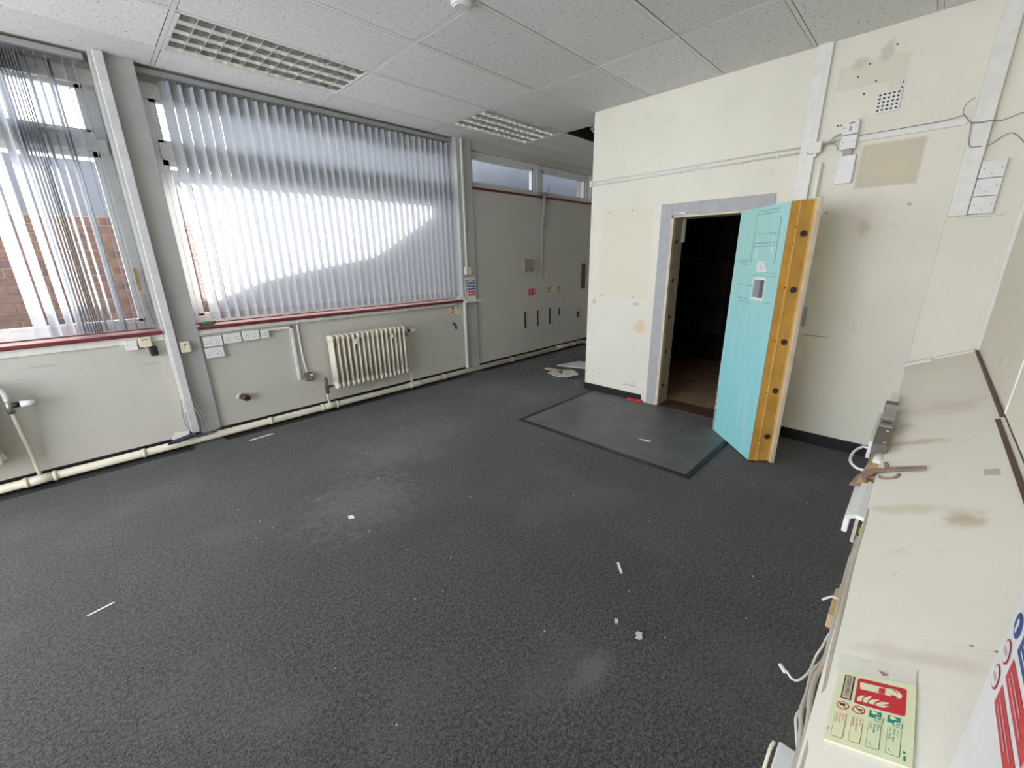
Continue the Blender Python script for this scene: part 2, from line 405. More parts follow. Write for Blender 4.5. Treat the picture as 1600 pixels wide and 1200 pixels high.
def thing(name, label, cat, loc, rz=0.0, group=None):
    o = bpy.data.objects.new(name, None); o.empty_display_size = 0.1; COL.objects.link(o)
    o.location = loc; o.rotation_euler = (0, 0, rz)
    WM[o.name] = Matrix.Translation(Vector(loc)) @ Matrix.Rotation(rz, 4, 'Z')
    return tag(o, label, cat, group)
def copy_child(src, parent, loc=None, mt=None):
    c = src.copy(); COL.objects.link(c); c.parent = parent
    if loc is not None: c.location = loc
    WM[c.name] = WM[parent.name] @ c.matrix_basis
    return c
class Frame:
    """a flat face with its own right (u), up (v) and outward (w) directions"""
    def __init__(s, O, eu, ev): s.O = Vector(O); s.u = Vector(eu).normalized(); s.v = Vector(ev).normalized(); s.n = s.u.cross(s.v).normalized()
    def p(s, u, v, w_=0.0): return s.O + s.u * u + s.v * v + s.n * w_
    def slab(s, mb, u0, u1, v0, v1, w0, w1):
        return mb.obox(s.p(u0, v0, w0), s.u * (u1 - u0), s.v * (v1 - v0), s.n * (w1 - w0))
    def rectp(s, mb, u0, u1, v0, v1, w_): return mb.poly([s.p(u0, v0, w_), s.p(u1, v0, w_), s.p(u1, v1, w_), s.p(u0, v1, w_)])
    def rrect(s, mb, u0, u1, v0, v1, rr, w_):
        pts = []
        for cx, cy, a0 in ((u1 - rr, v0 + rr, -90), (u1 - rr, v1 - rr, 0), (u0 + rr, v1 - rr, 90), (u0 + rr, v0 + rr, 180)):
            for k in range(5):
                a = math.radians(a0 + k * 22.5); pts.append(s.p(cx + rr * math.cos(a), cy + rr * math.sin(a), w_))
        return mb.poly(pts)
    def disc(s, mb, cu, cv, rr, w_, n=24):
        return mb.poly([s.p(cu + rr * math.cos(2 * math.pi * k / n), cv + rr * math.sin(2 * math.pi * k / n), w_) for k in range(n)])
    def outline(s, mb, u0, u1, v0, v1, t, w_):
        s.rectp(mb, u0, u1, v0, v0 + t, w_); s.rectp(mb, u0, u1, v1 - t, v1, w_)
        s.rectp(mb, u0, u0 + t, v0 + t, v1 - t, w_); return s.rectp(mb, u1 - t, u1, v0 + t, v1 - t, w_)
def text(name, body, size, m, parent, F, u, v, w_, align='LEFT', sx=1.0):
    cu = bpy.data.curves.new(name, 'FONT'); cu.body = body; cu.size = size; cu.align_x = align; cu.align_y = 'CENTER'
    cu.space_line = 0.95; cu.resolution_u = 2
    t = bpy.data.objects.new(name, cu); COL.objects.link(t)
    dg = bpy.context.evaluated_depsgraph_get(); dg.update()
    me = bpy.data.meshes.new_from_object(t.evaluated_get(dg))
    bpy.data.objects.remove(t); bpy.data.curves.remove(cu)
    inv = WM[parent.name].inverted()
    for q in me.vertices: q.co = inv @ F.p(u + q.co.x * sx, v + q.co.y, w_)
    me.name = name; me.materials.clear(); me.materials.append(m)
    o = bpy.data.objects.new(name, me); COL.objects.link(o); o.parent = parent; WM[o.name] = WM[parent.name].copy()
    return o

# ================================================================ SETTING
XD, ZC = 3.93, 2.864
YR = -0.314          # right wall
XE, XB = 6.30, -3.2  # far end wall, wall behind the camera
# ---- floor
fl = struct(MB().box(XB - 0.2, XE + 0.2, YR - 0.3, 4.6, -0.12, -0.008).build('floor', mat('floor_screed', (0.10, 0.10, 0.10), 0.9)))
cache = {}
TX, TY = 0.5, (4.30 - YR) / 9
for i in range(19):
    for j in range(9):
        x0, x1 = XB + i * TX, XB + (i + 1) * TX; y0, y1 = YR + j * TY, YR + (j + 1) * TY
        if x0 >= XD - 0.01 and y1 <= 2.68: continue
        if x1 > XD and y1 <= 2.68: x1 = XD
        if x1 > XD and y0 < 2.68 < y1:
            if x0 >= XD: y0 = 2.68
        key = (round(x1 - x0, 4), round(y1 - y0, 4))
        if key not in cache:
            a, b_ = key[0] / 2 - 0.0003, key[1] / 2 - 0.0003
            o = MB().box(-a, a, -b_, b_, -0.008, 0.0).build('carpet_tile', M_CARPET, fl, local=True)
            cache[key] = o
        else:
            o = cache[key].copy(); COL.objects.link(o)
        o.parent = fl
        o.location = Vector(((x0 + x1) / 2, (y0 + y1) / 2, 0)) - fl.location
# ---- window wall
wl = MB()
wl.box(XB, 3.43, 4.30, 4.60, 0, 0.97)
wl.box(XB, -2.45, 4.30, 4.60, 0.97, 2.78)
wl.box(3.66, XE, 4.30, 4.60, 0, 2.34)
wl.box(6.28, XE, 4.30, 4.60, 2.34, 2.78)
wl.box(3.66, XE, 4.30, 4.60, 2.78, 3.45); wl.box(XB, 3.66, 4.30, 4.60, 2.875, 3.45); wl.box(XB, 3.66, 4.46, 4.60, 2.78, 2.875)
wl = struct(wl.build('wall_left', M_WIN))
struct(MB().box(0.36, 0.59, 4.27, 4.60, 0, 2.95).build('trim_1', M_COLUMN, bev=0.004), 'column between the two big windows, its shade mixed into the grey paint')
struct(MB().box(3.43, 3.66, 4.27, 4.60, 0, 2.95).build('trim_2', M_COLUMN, bev=0.004), 'column right of the closed blind, in the same shade-greyed paint')
ex = MB()
for q_ in ((XB - 0.15, XE + 0.15, 0, 0.985), (XB - 0.15, XE + 0.15, 2.79, 2.83), (XB - 0.15, -2.45, 0.985, 2.79), (0.36, 0.59, 0.985, 2.79), (3.43, 3.66, 0.985, 2.79), (3.66, XE + 0.15, 0.985, 2.35)): ex.box(q_[0], q_[1], 4.601, 4.62, q_[2], q_[3])
ex.build('added_dark_skin', M_DARK_SKIN, wl)  # unseen dark skin added to cut sunlight bouncing onto the brick
# ---- vault (strong room) block with door opening Y 1.07..1.79, z 0..1.845
M_SIDE = M_FAR
wf = MB()
wf.box(XD, 4.17, 1.79, 2.68, 0, 3.45)
wf.box(XD, 4.17, 0.0, 1.07, 0, 3.45)
wf.box(XD, 4.17, 1.07, 1.79, 1.845, 3.45)
wf = struct(wf.build('wall_far', M_FAR))
struct(MB().box(4.17, XE, 2.48, 2.68, 0, 3.45).build('wall_vault_side', M_SIDE))
ve = MB(); ve.box(4.17, XE, -0.31, -0.30, 0, 3.0); ve.box(6.27, 6.30, -0.30, 2.48, 0, 3.0); ve.box(4.17, 6.27, -0.30, 2.48, 2.6, 2.62)
ve.box(4.17, 4.18, -0.3, 1.07, 0, 2.6); ve.box(4.17, 4.18, 1.79, 2.48, 0, 2.6); ve.box(4.17, 4.18, 1.07, 1.79, 1.845, 2.6); ve.box(4.18, 6.27, 2.47, 2.48, 0, 2.6)
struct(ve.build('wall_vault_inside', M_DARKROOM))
vf = struct(MB().box(4.17, 6.27, -0.30, 2.48, -0.008, 0.012).build('floor_vault', M_VFLOOR))
struct(MB().box(XD - 0.02, 4.17, 1.07, 1.79, -0.006, 0.016).build('trim_threshold', mat('threshold_wood', (0.10, 0.05, 0.035), 0.5, 0.2)))
# ---- end, back and right walls
struct(MB().box(XE, XE + 0.15, 2.48, 4.60, 0, 3.45).build('wall_end', M_WIN))
wb = MB()   # wall behind the camera, opened for the added window
wb.box(XB - 0.15, XB, YR - 0.2, 0.1, 0, 3.45); wb.box(XB - 0.15, XB, 4.1, 4.60, 0, 3.45); wb.box(XB - 0.15, XB, 0.1, 4.1, 0, 0.6); wb.box(XB - 0.15, XB, 0.1, 4.1, 2.8, 3.45)
struct(wb.build('wall_back', M_FAR))
wr = MB()
wr.box(XB, XD, YR - 0.2, YR, 0, 3.45)
wr = struct(wr.build('wall_right', M_RIGHT))
struct(MB().box(0.69, 2.318, YR, YR + 0.012, 0.91, 2.86).build('wall_panel', M_RIGHT))
struct(MB().box(2.318, 2.338, YR, YR + 0.016, 0.91, 2.86).build('trim_3', M_TRUNK, bev=0.004))
# strip of wall between the vault wall and the right wall
struct(MB().box(XD - 0.035, XD + 0.24, YR - 0.2, 0.0, 0, 3.45).build('wall_return', M_FAR, bev=0.012))
struct(MB().box(XD - 0.05, XD - 0.035, YR, YR + 0.02, 0.915, 2.86).build('trim_4', M_TRUNK, bev=0.004))
# pier that carries the notice near the camera
struct(MB().prism([(XB, -0.150, 0.826), (XB, YR, 0.9015), (XB, YR, 3.45), (XB, -0.150, 3.45)], (0.682 - XB, 0, 0)).build('wall_pier', M_RIGHT))
# ---- skirting and shade strips
struct(MB().box(XD - 0.012, XD, 1.957, 2.68, 0.0, 0.082).build('baseboard_far', M_BLACK, bev=0.003))
struct(MB().box(XD - 0.012, XD, 0.0, 0.66, 0.0, 0.09).build('baseboard_vault', M_BLACK, bev=0.003))
struct(MB().box(XB, 0.36, 4.288, 4.30, 0.0, 0.085).box(XB, 0.36, 4.14, 4.288, 0.0005, 0.004).build('baseboard_left_and_shade', M_BLACK))  # flat floor box, here and below, paints the shade under the heating pipe
struct(MB().box(0.59, 3.43, 4.288, 4.30, 0.0, 0.085).box(0.59, 3.43, 4.15, 4.288, 0.0005, 0.004).build('baseboard_window_and_shade', M_BLACK))
struct(MB().box(3.66, XE, 4.288, 4.30, 0.0, 0.085).box(3.66, XE, 4.165, 4.288, 0.0005, 0.004).build('baseboard_end_and_shade', M_BLACK))
# ---- ceiling: slab, tee bars and loose tiles
ce = struct(MB().box(XB - 0.15, XE + 0.15, YR - 0.2, 4.6, 3.45, 3.6).build('ceiling', M_VOID))
XL = [XB] + [0.693 + 1.187 * k for k in range(-3, 5)] + [XE]
YL = [YR + 0.012] + [3.935 - 0.6125 * k for k in range(6, -1, -1)] + [4.30]
LIGHTS = {(4, 6), (6, 6)}; HOLE = (7, 5)
tcache = {}
def ceil_piece(x0, x1, y0, y1, key_name='ceiling_tile'):
    key = (round(x1 - x0, 3), round(y1 - y0, 3))
    c = Vector(((x0 + x1) / 2 + random.uniform(-.0035, .0035), (y0 + y1) / 2 + random.uniform(-.0035, .0035), ZC + random.uniform(0, .0015)))
    if key not in tcache:
        a, b_ = key[0] / 2 - 0.016, key[1] / 2 - 0.016
        o = MB().box(-a, a, -b_, b_, 0.0, 0.014).build(key_name, M_CEIL, ce, local=True, bev=0.003); tcache[key] = o
    else:
        o = tcache[key].copy(); COL.objects.link(o)
    o.parent = ce; o.location = c - ce.location
for i in range(len(XL) - 1):
    for j in range(len(YL) - 1):
        if (i, j) in LIGHTS or (i, j) == HOLE: continue
        x0, x1, y0, y1 = XL[i], XL[i + 1], YL[j], YL[j + 1]
        if y1 < 2.72:
            if x0 >= XD - 0.05: continue
            x1 = min(x1, XD)
        if y0 < 2.68 < y1 and x1 > XD:
            if x0 >= XD: y0 = 2.68
        ceil_piece(x0, x1, y0, y1)
def tee(x0, x1, y0, y1, up=0.0):
    MB().box(x0, x1, y0, y1, ZC + 0.001 + up, ZC + 0.004 + up).build('tee_bar', M_TEE, ce)
for k, y in enumerate(YL[1:-1]):
    tee(XB, XD if y < 2.72 and y < 2.69 else XE, y - 0.012, y + 0.012)
for x in XL[1:-1]:
    y0 = 2.71 if x > XD else YL[0]
    ys = [y for y in YL if y >= y0 - 0.001]
    tee(x - 0.012, x + 0.012, y0, 4.30, 0.0003)
for nm, b_ in (('edge_trim', (XB, XE, 4.282, 4.30)), ('edge_trim', (XD - 0.018, XD, 0.0, 2.68)), ('edge_trim', (XB, XD, YR + 0.012, YR + 0.03))):
    MB().box(*b_, ZC + 0.0016, ZC + 0.004).build(nm, M_TEE, ce)

# ================================================================ WINDOWS
def window(n, x0, x1, z0, z1, yg, transom, mull, label):
    fr = MB(); t = 0.062; y0, y1 = yg - 0.03, yg + 0.04
    fr.box(x0, x1, y0, y1, z0, z0 + t); fr.box(x0, x1, y0, y1, z1 - t, z1)
    fr.box(x0, x0 + t, y0, y1, z0 + t, z1 - t); fr.box(x1 - t, x1, y0, y1, z0 + t, z1 - t)
    root = struct(fr.build('window_%d' % n, M_UPVC, bev=0.004), label)
    xs = [x0 + t] + mull + [x1 - t]
    for mx in mull: MB().box(mx - 0.03, mx + 0.03, y0, y1, z0 + t, z1 - t).build('mullion', M_UPVC, root, bev=0.003)
    zs = [(z0 + t, z1 - t)]
    if transom:
        MB().box(x0 + t, x1 - t, y0 - 0.012, y1, transom[0], transom[1]).build('transom', M_UPVC, root, bev=0.004)
        zs = [(z0 + t, transom[0]), (transom[1], z1 - t)]
    for a, b_ in zip(xs[:-1], xs[1:]):
        a += 0.0 if a == x0 + t else 0.03; b_ -= 0.0 if b_ == x1 - t else 0.03
        for za, zb in zs:
            c = 0.042
            k = MB()
            k.box(a, b_, y0 + 0.008, y1 - 0.01, za, za + c * 0.5); k.box(a, b_, y0 + 0.008, y1 - 0.01, zb - c, zb)
            k.box(a, a + c, y0 + 0.008, y1 - 0.01, za, zb); k.box(b_ - c, b_, y0 + 0.008, y1 - 0.01, za, zb)
            ca = k.build('casement', M_UPVC, root, bev=0.003)
            MB().box(a + c - 0.008, b_ - c + 0.008, yg, yg + 0.004, za + c * 0.5 - 0.006, zb - c + 0.006).build('pane', M_GLASS, ca)
    return root
w1 = window(1, -2.45, 0.36, 1.0, 2.78, 4.50, (2.285, 2.405), [-1.05], 'white framed window with red sill at the left, brick wall outside')
w2 = window(2, 0.59, 3.43, 1.0, 2.78, 4.50, (2.285, 2.405), [], 'wide white framed window behind the closed vertical blind')
w3 = window(3, 3.66, 4.985, 2.36, 2.80, 4.40, None, [], 'left one of two shallow windows high above the blank wall')
w4 = window(4, 5.03, 6.28, 2.36, 2.80, 4.40, None, [], 'right one of two shallow windows high above the blank wall')
MB().box(4.985, 5.03, 4.36, 4.45, 2.36, 2.80).build('post', M_UPVC, w3)
wfb = MB()  # added window, out of view, bringing light to the right side
for q_ in ((0.1, 4.1, 0.6, 0.67), (0.1, 4.1, 2.73, 2.8), (0.1, 0.17, 0.67, 2.73), (4.03, 4.1, 0.67, 2.73), (2.07, 2.13, 0.67, 2.73)): wfb.box(XB - 0.10, XB - 0.04, *q_)
w5 = struct(wfb.build('window_5', M_UPVC, bev=0.004), 'white framed window added behind the camera to brighten the right side')
for a, b_ in ((0.17, 2.07), (2.13, 4.03)): MB().box(XB - 0.075, XB - 0.071, a - 0.01, b_ + 0.01, 0.66, 2.74).build('pane', M_GLASS, w5)  # panes of the added window
for root, a, b_ in ((w1, -2.45, 0.36), (w2, 0.59, 3.43)):
    s = MB().box(a, b_, 4.268, 4.47, 0.972, 0.992).build('window_sill', M_SILLTOP, root)
    MB().box(a, b_, 4.250, 4.272, 0.966, 0.995).build('sill_nosing', M_RED, s, bev=0.008)
    MB().box(a, b_, 4.284, 4.302, 0.915, 0.966).build('sill_apron', M_TRUNK, s, bev=0.003)
    # lining of the reveal head
    MB().box(a, b_, 4.42, 4.47, 2.70, 2.79).build('head_lining', M_FASCIA, root)
MB().box(3.66, 5.0, 4.275, 4.37, 2.335, 2.36).build('window_sill', M_RED, w3)
MB().box(5.0, 6.28, 4.275, 4.37, 2.335, 2.36).build('window_sill', M_RED, w4)
# window hardware
hd = MB(); hd.box(0.02, 0.05, 4.44, 4.46, 2.36, 2.385); hd.box(0.03, 0.14, 4.43, 4.445, 2.375, 2.388); hd.build('window_stay', M_STEEL, w1)
hd = MB(); hd.box(0.282, 0.345, 4.425, 4.47, 2.27, 2.36); hd.build('hinge_block', M_UPVC, w1, bev=0.003)
MB().box(0.30, 0.322, 4.455, 4.475, 1.30, 1.47).build('timber_packer', M_WOOD, w1)
hd = MB(); hd.box(0.315, 0.33, 4.45, 4.47, 1.15, 1.27); hd.tube([(0.322, 4.45, 1.27), (0.325, 4.44, 1.2), (0.33, 4.44, 1.12), (0.345, 4.45, 1.03)], 0.004); hd.build('window_latch', M_STEEL, w1)
hd = MB(); hd.tube([(5.0, 4.33, 2.43), (5.06, 4.28, 2.40), (5.10, 4.25, 2.44), (5.13, 4.25, 2.52)], 0.008); hd.cyl((5.02, 4.33, 2.40), (5.15, 4.24, 2.385), 0.011); hd.cyl((5.15, 4.26, 2.36), (5.15, 4.26, 2.41), 0.014)
hd.build('window_crank', M_STEEL, w4)
# pipe drop under the crank
t = thing('conduit_drop', 'grey vertical conduit on the blank wall below the high windows', 'conduit', (5.02, 4.29, 1.14))
MB().cyl((5.035, 4.285, 1.95), (5.04, 4.27, 2.36), 0.022).build('sleeve', mat('grey_conduit', (0.40, 0.39, 0.37), 0.4), t, smooth=True)
MB().cyl((5.02, 4.288, 1.32), (5.03, 4.288, 2.30), 0.010).build('pipe', mat('grey_conduit', (0.40, 0.39, 0.37), 0.4), t, smooth=True)
MB().box(5.0, 5.05, 4.285, 4.30, 1.14, 1.34).build('end_clip', mat('grey_clip', (0.5, 0.48, 0.45), 0.5), t)

# ================================================================ OUTSIDE
YO = 5.60
MB_out = MB().box(-1.7, 10, YO + 0.006, YO + 0.24, 0.0, 1.93).box(-8, -1.7, YO + 0.006, YO + 0.24, 0.0, 0.9)
wo = struct(MB_out.build('wall_outside', M_MORTAR), 'brick yard wall seen through the window')
bm_ = {}
k = 0
for c in range(14):
    z = 0.90 + c * 0.0735
    if z > 1.90: break
    for i in range(-7, 9):
        x = i * 0.225 + (0.1125 if c % 2 else 0.0) + random.uniform(-.004, .004)
        mi = random.randrange(4)
        if mi not in bm_:
            bm_[mi] = MB().box(-0.1075, 0.1075, -0.008, 0.04, -0.0325, 0.0325).build('brick', M_BRICKS[mi], wo, local=True, bev=0.004); o = bm_[mi]
        else:
            o = bm_[mi].copy(); COL.objects.link(o)
        o.parent = wo; o.location = Vector((x, YO + random.uniform(-.003, .003), z + 0.0325)) - wo.location
prof = [(-1.7, 1.93), (12, 1.93), (12, 5.2), (6.2, 4.05), (4.94, 3.28), (4.06, 2.78), (3.16, 2.62), (2.91, 2.57), (2.44, 2.40), (-1.7, 2.40)]
struct(MB().prism([(x, YO + 0.02, z) for x, z in prof], (0, 0.22, 0)).build('wall_neighbour', M_RENDER), 'pale rendered gable of the building outside')
struct(MB().box(-9, 12, 4.6, YO + 3, -0.15, -0.02).build('ground_outside', M_CONC))
struct(MB().box(XE + 0.16, 10.5, 2.5, 4.62, 0, 3.6).build('added_shading_block', M_DARK_SKIN), 'unseen block added beyond the far end wall to shade the neighbouring wall')  # unseen block added, eaves and roof lengthened, to shade the neighbour wall
struct(MB().box(XB - 0.3, 10.5, 4.625, 4.92, 2.83, 2.93).build('trim_eaves', M_DARK_SKIN), 'eaves soffit outside over the windows, lengthened to shade the neighbouring wall')
struct(MB().box(XB - 0.3, 10.5, YR - 0.3, 4.97, 3.605, 3.7).build('roof', M_CONC))

# ================================================================ BLINDS
def slat_mesh(L, wd=0.089, curve=0.006):
    mb = MB(); nx = 4
    for j in range(2):
        for i in range(nx + 1):
            u = i / nx * 2 - 1
            mb.v.append((u * wd / 2, curve * (1 - u * u), -L * (1 - j)))
    for i in range(nx): mb.f.append((i, i + 1, nx + 2 + i, nx + 1 + i))
    return mb
def add_slats(root, head_z, bottom, specs):
    """each slat hangs from a carrier and has a weight pocket at its foot"""
    proto = None
    for x, y, ang, dz in specs:
        L = head_z - bottom
        if proto is None:
            s = slat_mesh(L).build('slat', M_BLIND, root, local=True, smooth=True)
            ws = slat_mesh(0.062, 0.091, 0.006); ws.v = [(a, b_ - 0.0012, c) for a, b_, c in ws.v]
            wgt = ws.build('weight_pocket', M_WEIGHT, s, local=True, smooth=True); wgt.location = (0, 0, -(L - 0.062))
            hg = MB().box(-0.004, 0.004, 0.002, 0.008, -0.004, 0.03).box(-0.03, 0.03, 0.0055, 0.0075, -0.022, -0.002).build('hanger', M_WEIGHT, s, local=True)
            proto = (s, wgt, hg)
        else:
            s = proto[0].copy(); COL.objects.link(s)
            for q in proto[1:]:
                c = q.copy(); COL.objects.link(c); c.parent = s
        s.parent = root; s.location = Vector((x, y, head_z + dz)) - root.location; s.rotation_euler = (0, 0, math.radians(ang))
M_RAIL = mat('blind_head_rail', (0.34, 0.345, 0.345), 0.4, 0.05)
b2 = thing('vertical_blind', 'closed grey vertical blind covering the wide window, sun shining through', 'blind', (2.0, 4.37, 1.0))
MB().box(0.592, 3.428, 4.335, 4.385, 2.822, 2.858).build('head_rail', M_RAIL, b2, bev=0.004)
sp = []
for i in range(37):
    sp.append((0.752 + i * 0.0735, 4.375, -50 + random.uniform(-2.5, 2.5), random.uniform(-.003, .003)))
add_slats(b2, 2.805, 1.03, sp)
ch = MB()
for i in range(36):
    x = 0.752 + i * 0.0735
    ch.tube(spline([(x + 0.02, 4.33, 1.045), (x + 0.05, 4.335, 1.033), (x + 0.08, 4.335, 1.045)], 3), 0.0016, 5)
ch.build('bottom_chain', M_WHITE, b2)
b1 = thing('vertical_blind', 'grey vertical blind at the left with its slats turned edge-on and bunched', 'blind', (-1.0, 4.37, 1.0))
MB().box(-2.44, 0.335, 4.335, 4.385, 2.822, 2.858).build('head_rail', M_RAIL, b1, bev=0.004)
sp = [(-0.275, -38), (-0.205, -55), (-0.13, -62), (-0.085, -72), (-0.066, -80), (-0.048, -84), (-0.030, -86), (-0.014, -88),
      (0.0, -90), (0.012, -92), (0.026, -86), (0.055, -80), (0.098, -84), (0.145, -80), (0.163, -84), (0.225, -93), (0.278, -95)]
sp += [(-2.40 + 0.03 * i, -85 + 2 * i) for i in range(6)]
add_slats(b1, 2.805, 1.015, [(x, 4.39, a, random.uniform(-.004, .004)) for x, a in sp])

# ================================================================ CEILING LIGHTS
def ceiling_light(x0, x1, y0, y1, label):
    t = thing('ceiling_light', label, 'light', ((x0 + x1) / 2, (y0 + y1) / 2, ZC), 0, 'recessed louvre lights')
    h = MB(); g = 0.014
    x0 += g; x1 -= g; y0 += g; y1 -= g
    h.box(x0, x1, y0, y1, ZC + 0.105, ZC + 0.11)
    for a in ((x0, x0 + 0.003, y0, y1), (x1 - 0.003, x1, y0, y1), (x0, x1, y0, y0 + 0.003), (x0, x1, y1 - 0.003, y1)): h.box(*a, ZC + 0.002, ZC + 0.11)
    h.build('housing', M_VOID if False else mat('light_housing', (0.22, 0.21, 0.20), 0.35, 0.03), t)
    fr = MB(); q = 0.02
    for a in ((x0, x0 + q, y0, y1), (x1 - 0.006, x1, y0, y1), (x0, x1, y0, y0 + 0.006), (x0, x1, y1 - 0.006, y1)): fr.box(*a, ZC, ZC + 0.004)
    fr.build('trim_frame', M_TEE, t)
    ax0, ax1, ay0, ay1 = x0 + 0.022, x1 - 0.008, y0 + 0.008, y1 - 0.008
    zb, zt = ZC + 0.003, ZC + 0.042
    nx, ny = 13, 4
    first = None
    for i in range(nx + 1):
        x = ax0 + (ax1 - ax0) * i / nx; th = 0.007
        bl = [(x - 0.0022, ay0, zb), (x + 0.0022, ay0, zb), (x + 0.0032, ay0, zb + 0.02), (x + th, ay0, zt), (x - th, ay0, zt), (x - 0.0032, ay0, zb + 0.02)]
        MB().prism(bl, (0, ay1 - ay0, 0)).build('cross_blade', M_ALU, t)
    for j in range(ny + 1):
        y = ay0 + (ay1 - ay0) * j / ny; th = 0.022
        bl = [(ax0, y - 0.002, zb + 0.001), (ax0, y + 0.002, zb + 0.001), (ax0, y + 0.007, zb + 0.02), (ax0, y + th, zt + 0.002), (ax0, y - th, zt + 0.002), (ax0, y - 0.007, zb + 0.02)]
        MB().prism(bl, (ax1 - ax0, 0, 0)).build('long_blade', M_ALU, t)
    for j in range(ny):
        y = ay0 + (ay1 - ay0) * (j + 0.5) / ny
        MB().cyl((ax0, y, ZC + 0.08), (ax1, y, ZC + 0.08), 0.013, n=10).build('tube', M_TUBE, t, smooth=True)
    return t
ceiling_light(XL[4], XL[5], YL[6], YL[7], 'recessed louvre ceiling light nearest the camera, above the wide blind')
ceiling_light(XL[6], XL[7], YL[6], YL[7], 'recessed louvre ceiling light farther off, beside the missing ceiling tile')
t = thing('smoke_detector', 'round white smoke detector on the ceiling', 'smoke detector', (1.80, 2.135, ZC - 0.05))
MB().cyl((1.80, 2.135, ZC - 0.012), (1.80, 2.135, ZC + 0.002), 0.062, n=24).build('base', M_WHITE, t, smooth=True)
MB().cyl((1.80, 2.135, ZC - 0.032), (1.80, 2.135, ZC - 0.012), 0.052, 0.058, n=24).build('head', M_WHITE, t, smooth=True)
MB().cyl((1.80, 2.135, ZC - 0.038), (1.80, 2.135, ZC - 0.032), 0.040, 0.046, n=24).build('cap', M_TEE, t, smooth=True)
# wires and hangers in the open ceiling void
vw = MB()
for q in ([(4.30, 2.78, 3.30), (4.36, 2.90, 2.93), (4.48, 3.10, 2.90), (4.75, 3.25, 3.05)], [(4.32, 3.28, 3.2), (4.40, 3.10, 2.95), (4.52, 2.95, 2.90), (4.8, 2.80, 3.1)], [(4.55, 2.76, 3.3), (4.50, 2.95, 2.93), (4.58, 3.15, 2.91), (4.62, 3.28, 3.2)], [(4.42, 2.76, 3.2), (4.40, 3.00, 2.90), (4.60, 3.05, 2.95), (5.0, 3.1, 3.1)]):
    vw.tube(spline(q, 5), 0.009, 6)
tag(vw.build('void_cables', mat('pale_void_cable', (0.80, 0.80, 0.76), 0.5)), 'tangled cables hanging in the hole of the missing ceiling tile', 'cables')

# ================================================================ RADIATORS AND PIPE
def radiator(x0, n, label, bracket=True, vdx=0.0, vdz=0.0, foot=0.085):
    pitch, y0, y1, z0, z1 = 0.0538, 4.12, 4.255, 0.235, 0.785
    t = thing('radiator', label, 'radiator', (x0 + n * pitch / 2, 4.19, z0))
    mb = MB(); cx = x0 + pitch / 2
    ys = [y0 + 0.014 + (y1 - y0 - 0.028) * k / 3 for k in range(4)]
    for y in ys: mb.tube([(cx, y, z0 + 0.03), (cx, y, z1 - 0.03)], 0.0105, 8)
    mb.box(cx - 0.0035, cx + 0.0035, y0 + 0.012, y1 - 0.012, z0 + 0.04, z1 - 0.04)
    for z in (z0 + 0.032, z1 - 0.032):
        pr = [(cx, y0 + 0.004 + 0.02 * (1 - math.cos(a)) if a < math.pi / 2 else 0, 0) for a in (0,)]
        pts = []
        yc = (y0 + y1) / 2; hy = (y1 - y0) / 2; hz = 0.032
        for k in range(16):
            a = 2 * math.pi * k / 16
            sx = abs(math.cos(a)) ** 0.45 * (1 if math.cos(a) > 0 else -1); sz = abs(math.sin(a)) ** 0.7 * (1 if math.sin(a) > 0 else -1)
            pts.append((cx - 0.014, yc + hy * sx, z + hz * sz))
        mb.prism(pts, (0.028, 0, 0))
        mb.cyl((cx - pitch / 2, yc, z), (cx + pitch / 2, yc, z), 0.021, n=12)
    s0 = mb.build('section', M_RAD, t, bev=0.0)
    for p in s0.data.polygons: p.use_smooth = len(p.vertices) == 4
    for k in range(1, n):
        c = s0.copy(); COL.objects.link(c); c.parent = t; c.location = (k * pitch, 0, 0)
    x1 = x0 + n * pitch
    if bracket:
        for bx in (x0 + 0.27, x0 + 0.68):
            MB().box(bx - 0.018, bx + 0.018, y0 - 0.004, y0 + 0.02, z1 - 0.115, z1 - 0.06).build('bracket', M_RAD, t, bev=0.006)
    # thermostatic valve and supply tail at the right end
    v = MB(); xe = x1; x1 = x1 + vdx
    if not vdx: v.cyl((x1, 4.19, 0.735), (x1 + 0.055, 4.19, 0.735), 0.016)
    v.cyl((x1 + 0.035, 4.19, 0.66 + vdz), (x1 + 0.035, 4.19, 0.75 + vdz), 0.018); v.cyl((x1 + 0.03, 4.19, 0.715 + vdz), (x1 + 0.06, 4.19, 0.715 + vdz), 0.015)
    vo = v.build('valve', M_STEEL, t, smooth=True)
    MB().cyl((x1 + 0.05, 4.19, 0.715 + vdz), (x1 + 0.085, 4.19, 0.715 + vdz), 0.018).build('valve_collar', M_BLK, vo, smooth=True)
    MB().cyl((x1 + 0.085, 4.19, 0.715 + vdz), (x1 + 0.155, 4.19, 0.715 + vdz), 0.021, 0.019).build('valve_knob', M_WHITE, vo, smooth=True)
    MB().tube(spline([(x1 + 0.035, 4.19, 0.67 + vdz), (x1 + 0.035 + (foot - 0.035) * 0.3, 4.21, 0.5 + vdz * 0.7), (x1 + 0.035 + (foot - 0.035) * 0.8, 4.235, 0.25), (x1 + foot, 4.238, 0.08)], 6), 0.011, 8).build('supply_pipe', M_PIPE, t, smooth=True)
    return t, xe
r1, x1 = radiator(1.60, 16, 'cream column radiator under the closed blind')
v = MB(); v.cyl((1.60, 4.19, 0.265), (1.535, 4.19, 0.265), 0.012); v.cyl((1.525, 4.19, 0.20), (1.525, 4.19, 0.345), 0.018); v.cyl((1.525, 4.19, 0.335), (1.525, 4.19, 0.365), 0.014); v.cyl((1.505, 4.19, 0.265), (1.56, 4.19, 0.265), 0.017)
v.build('return_valve', mat('dark_bronze_valve', (0.10, 0.085, 0.07), 0.5), r1, smooth=True)
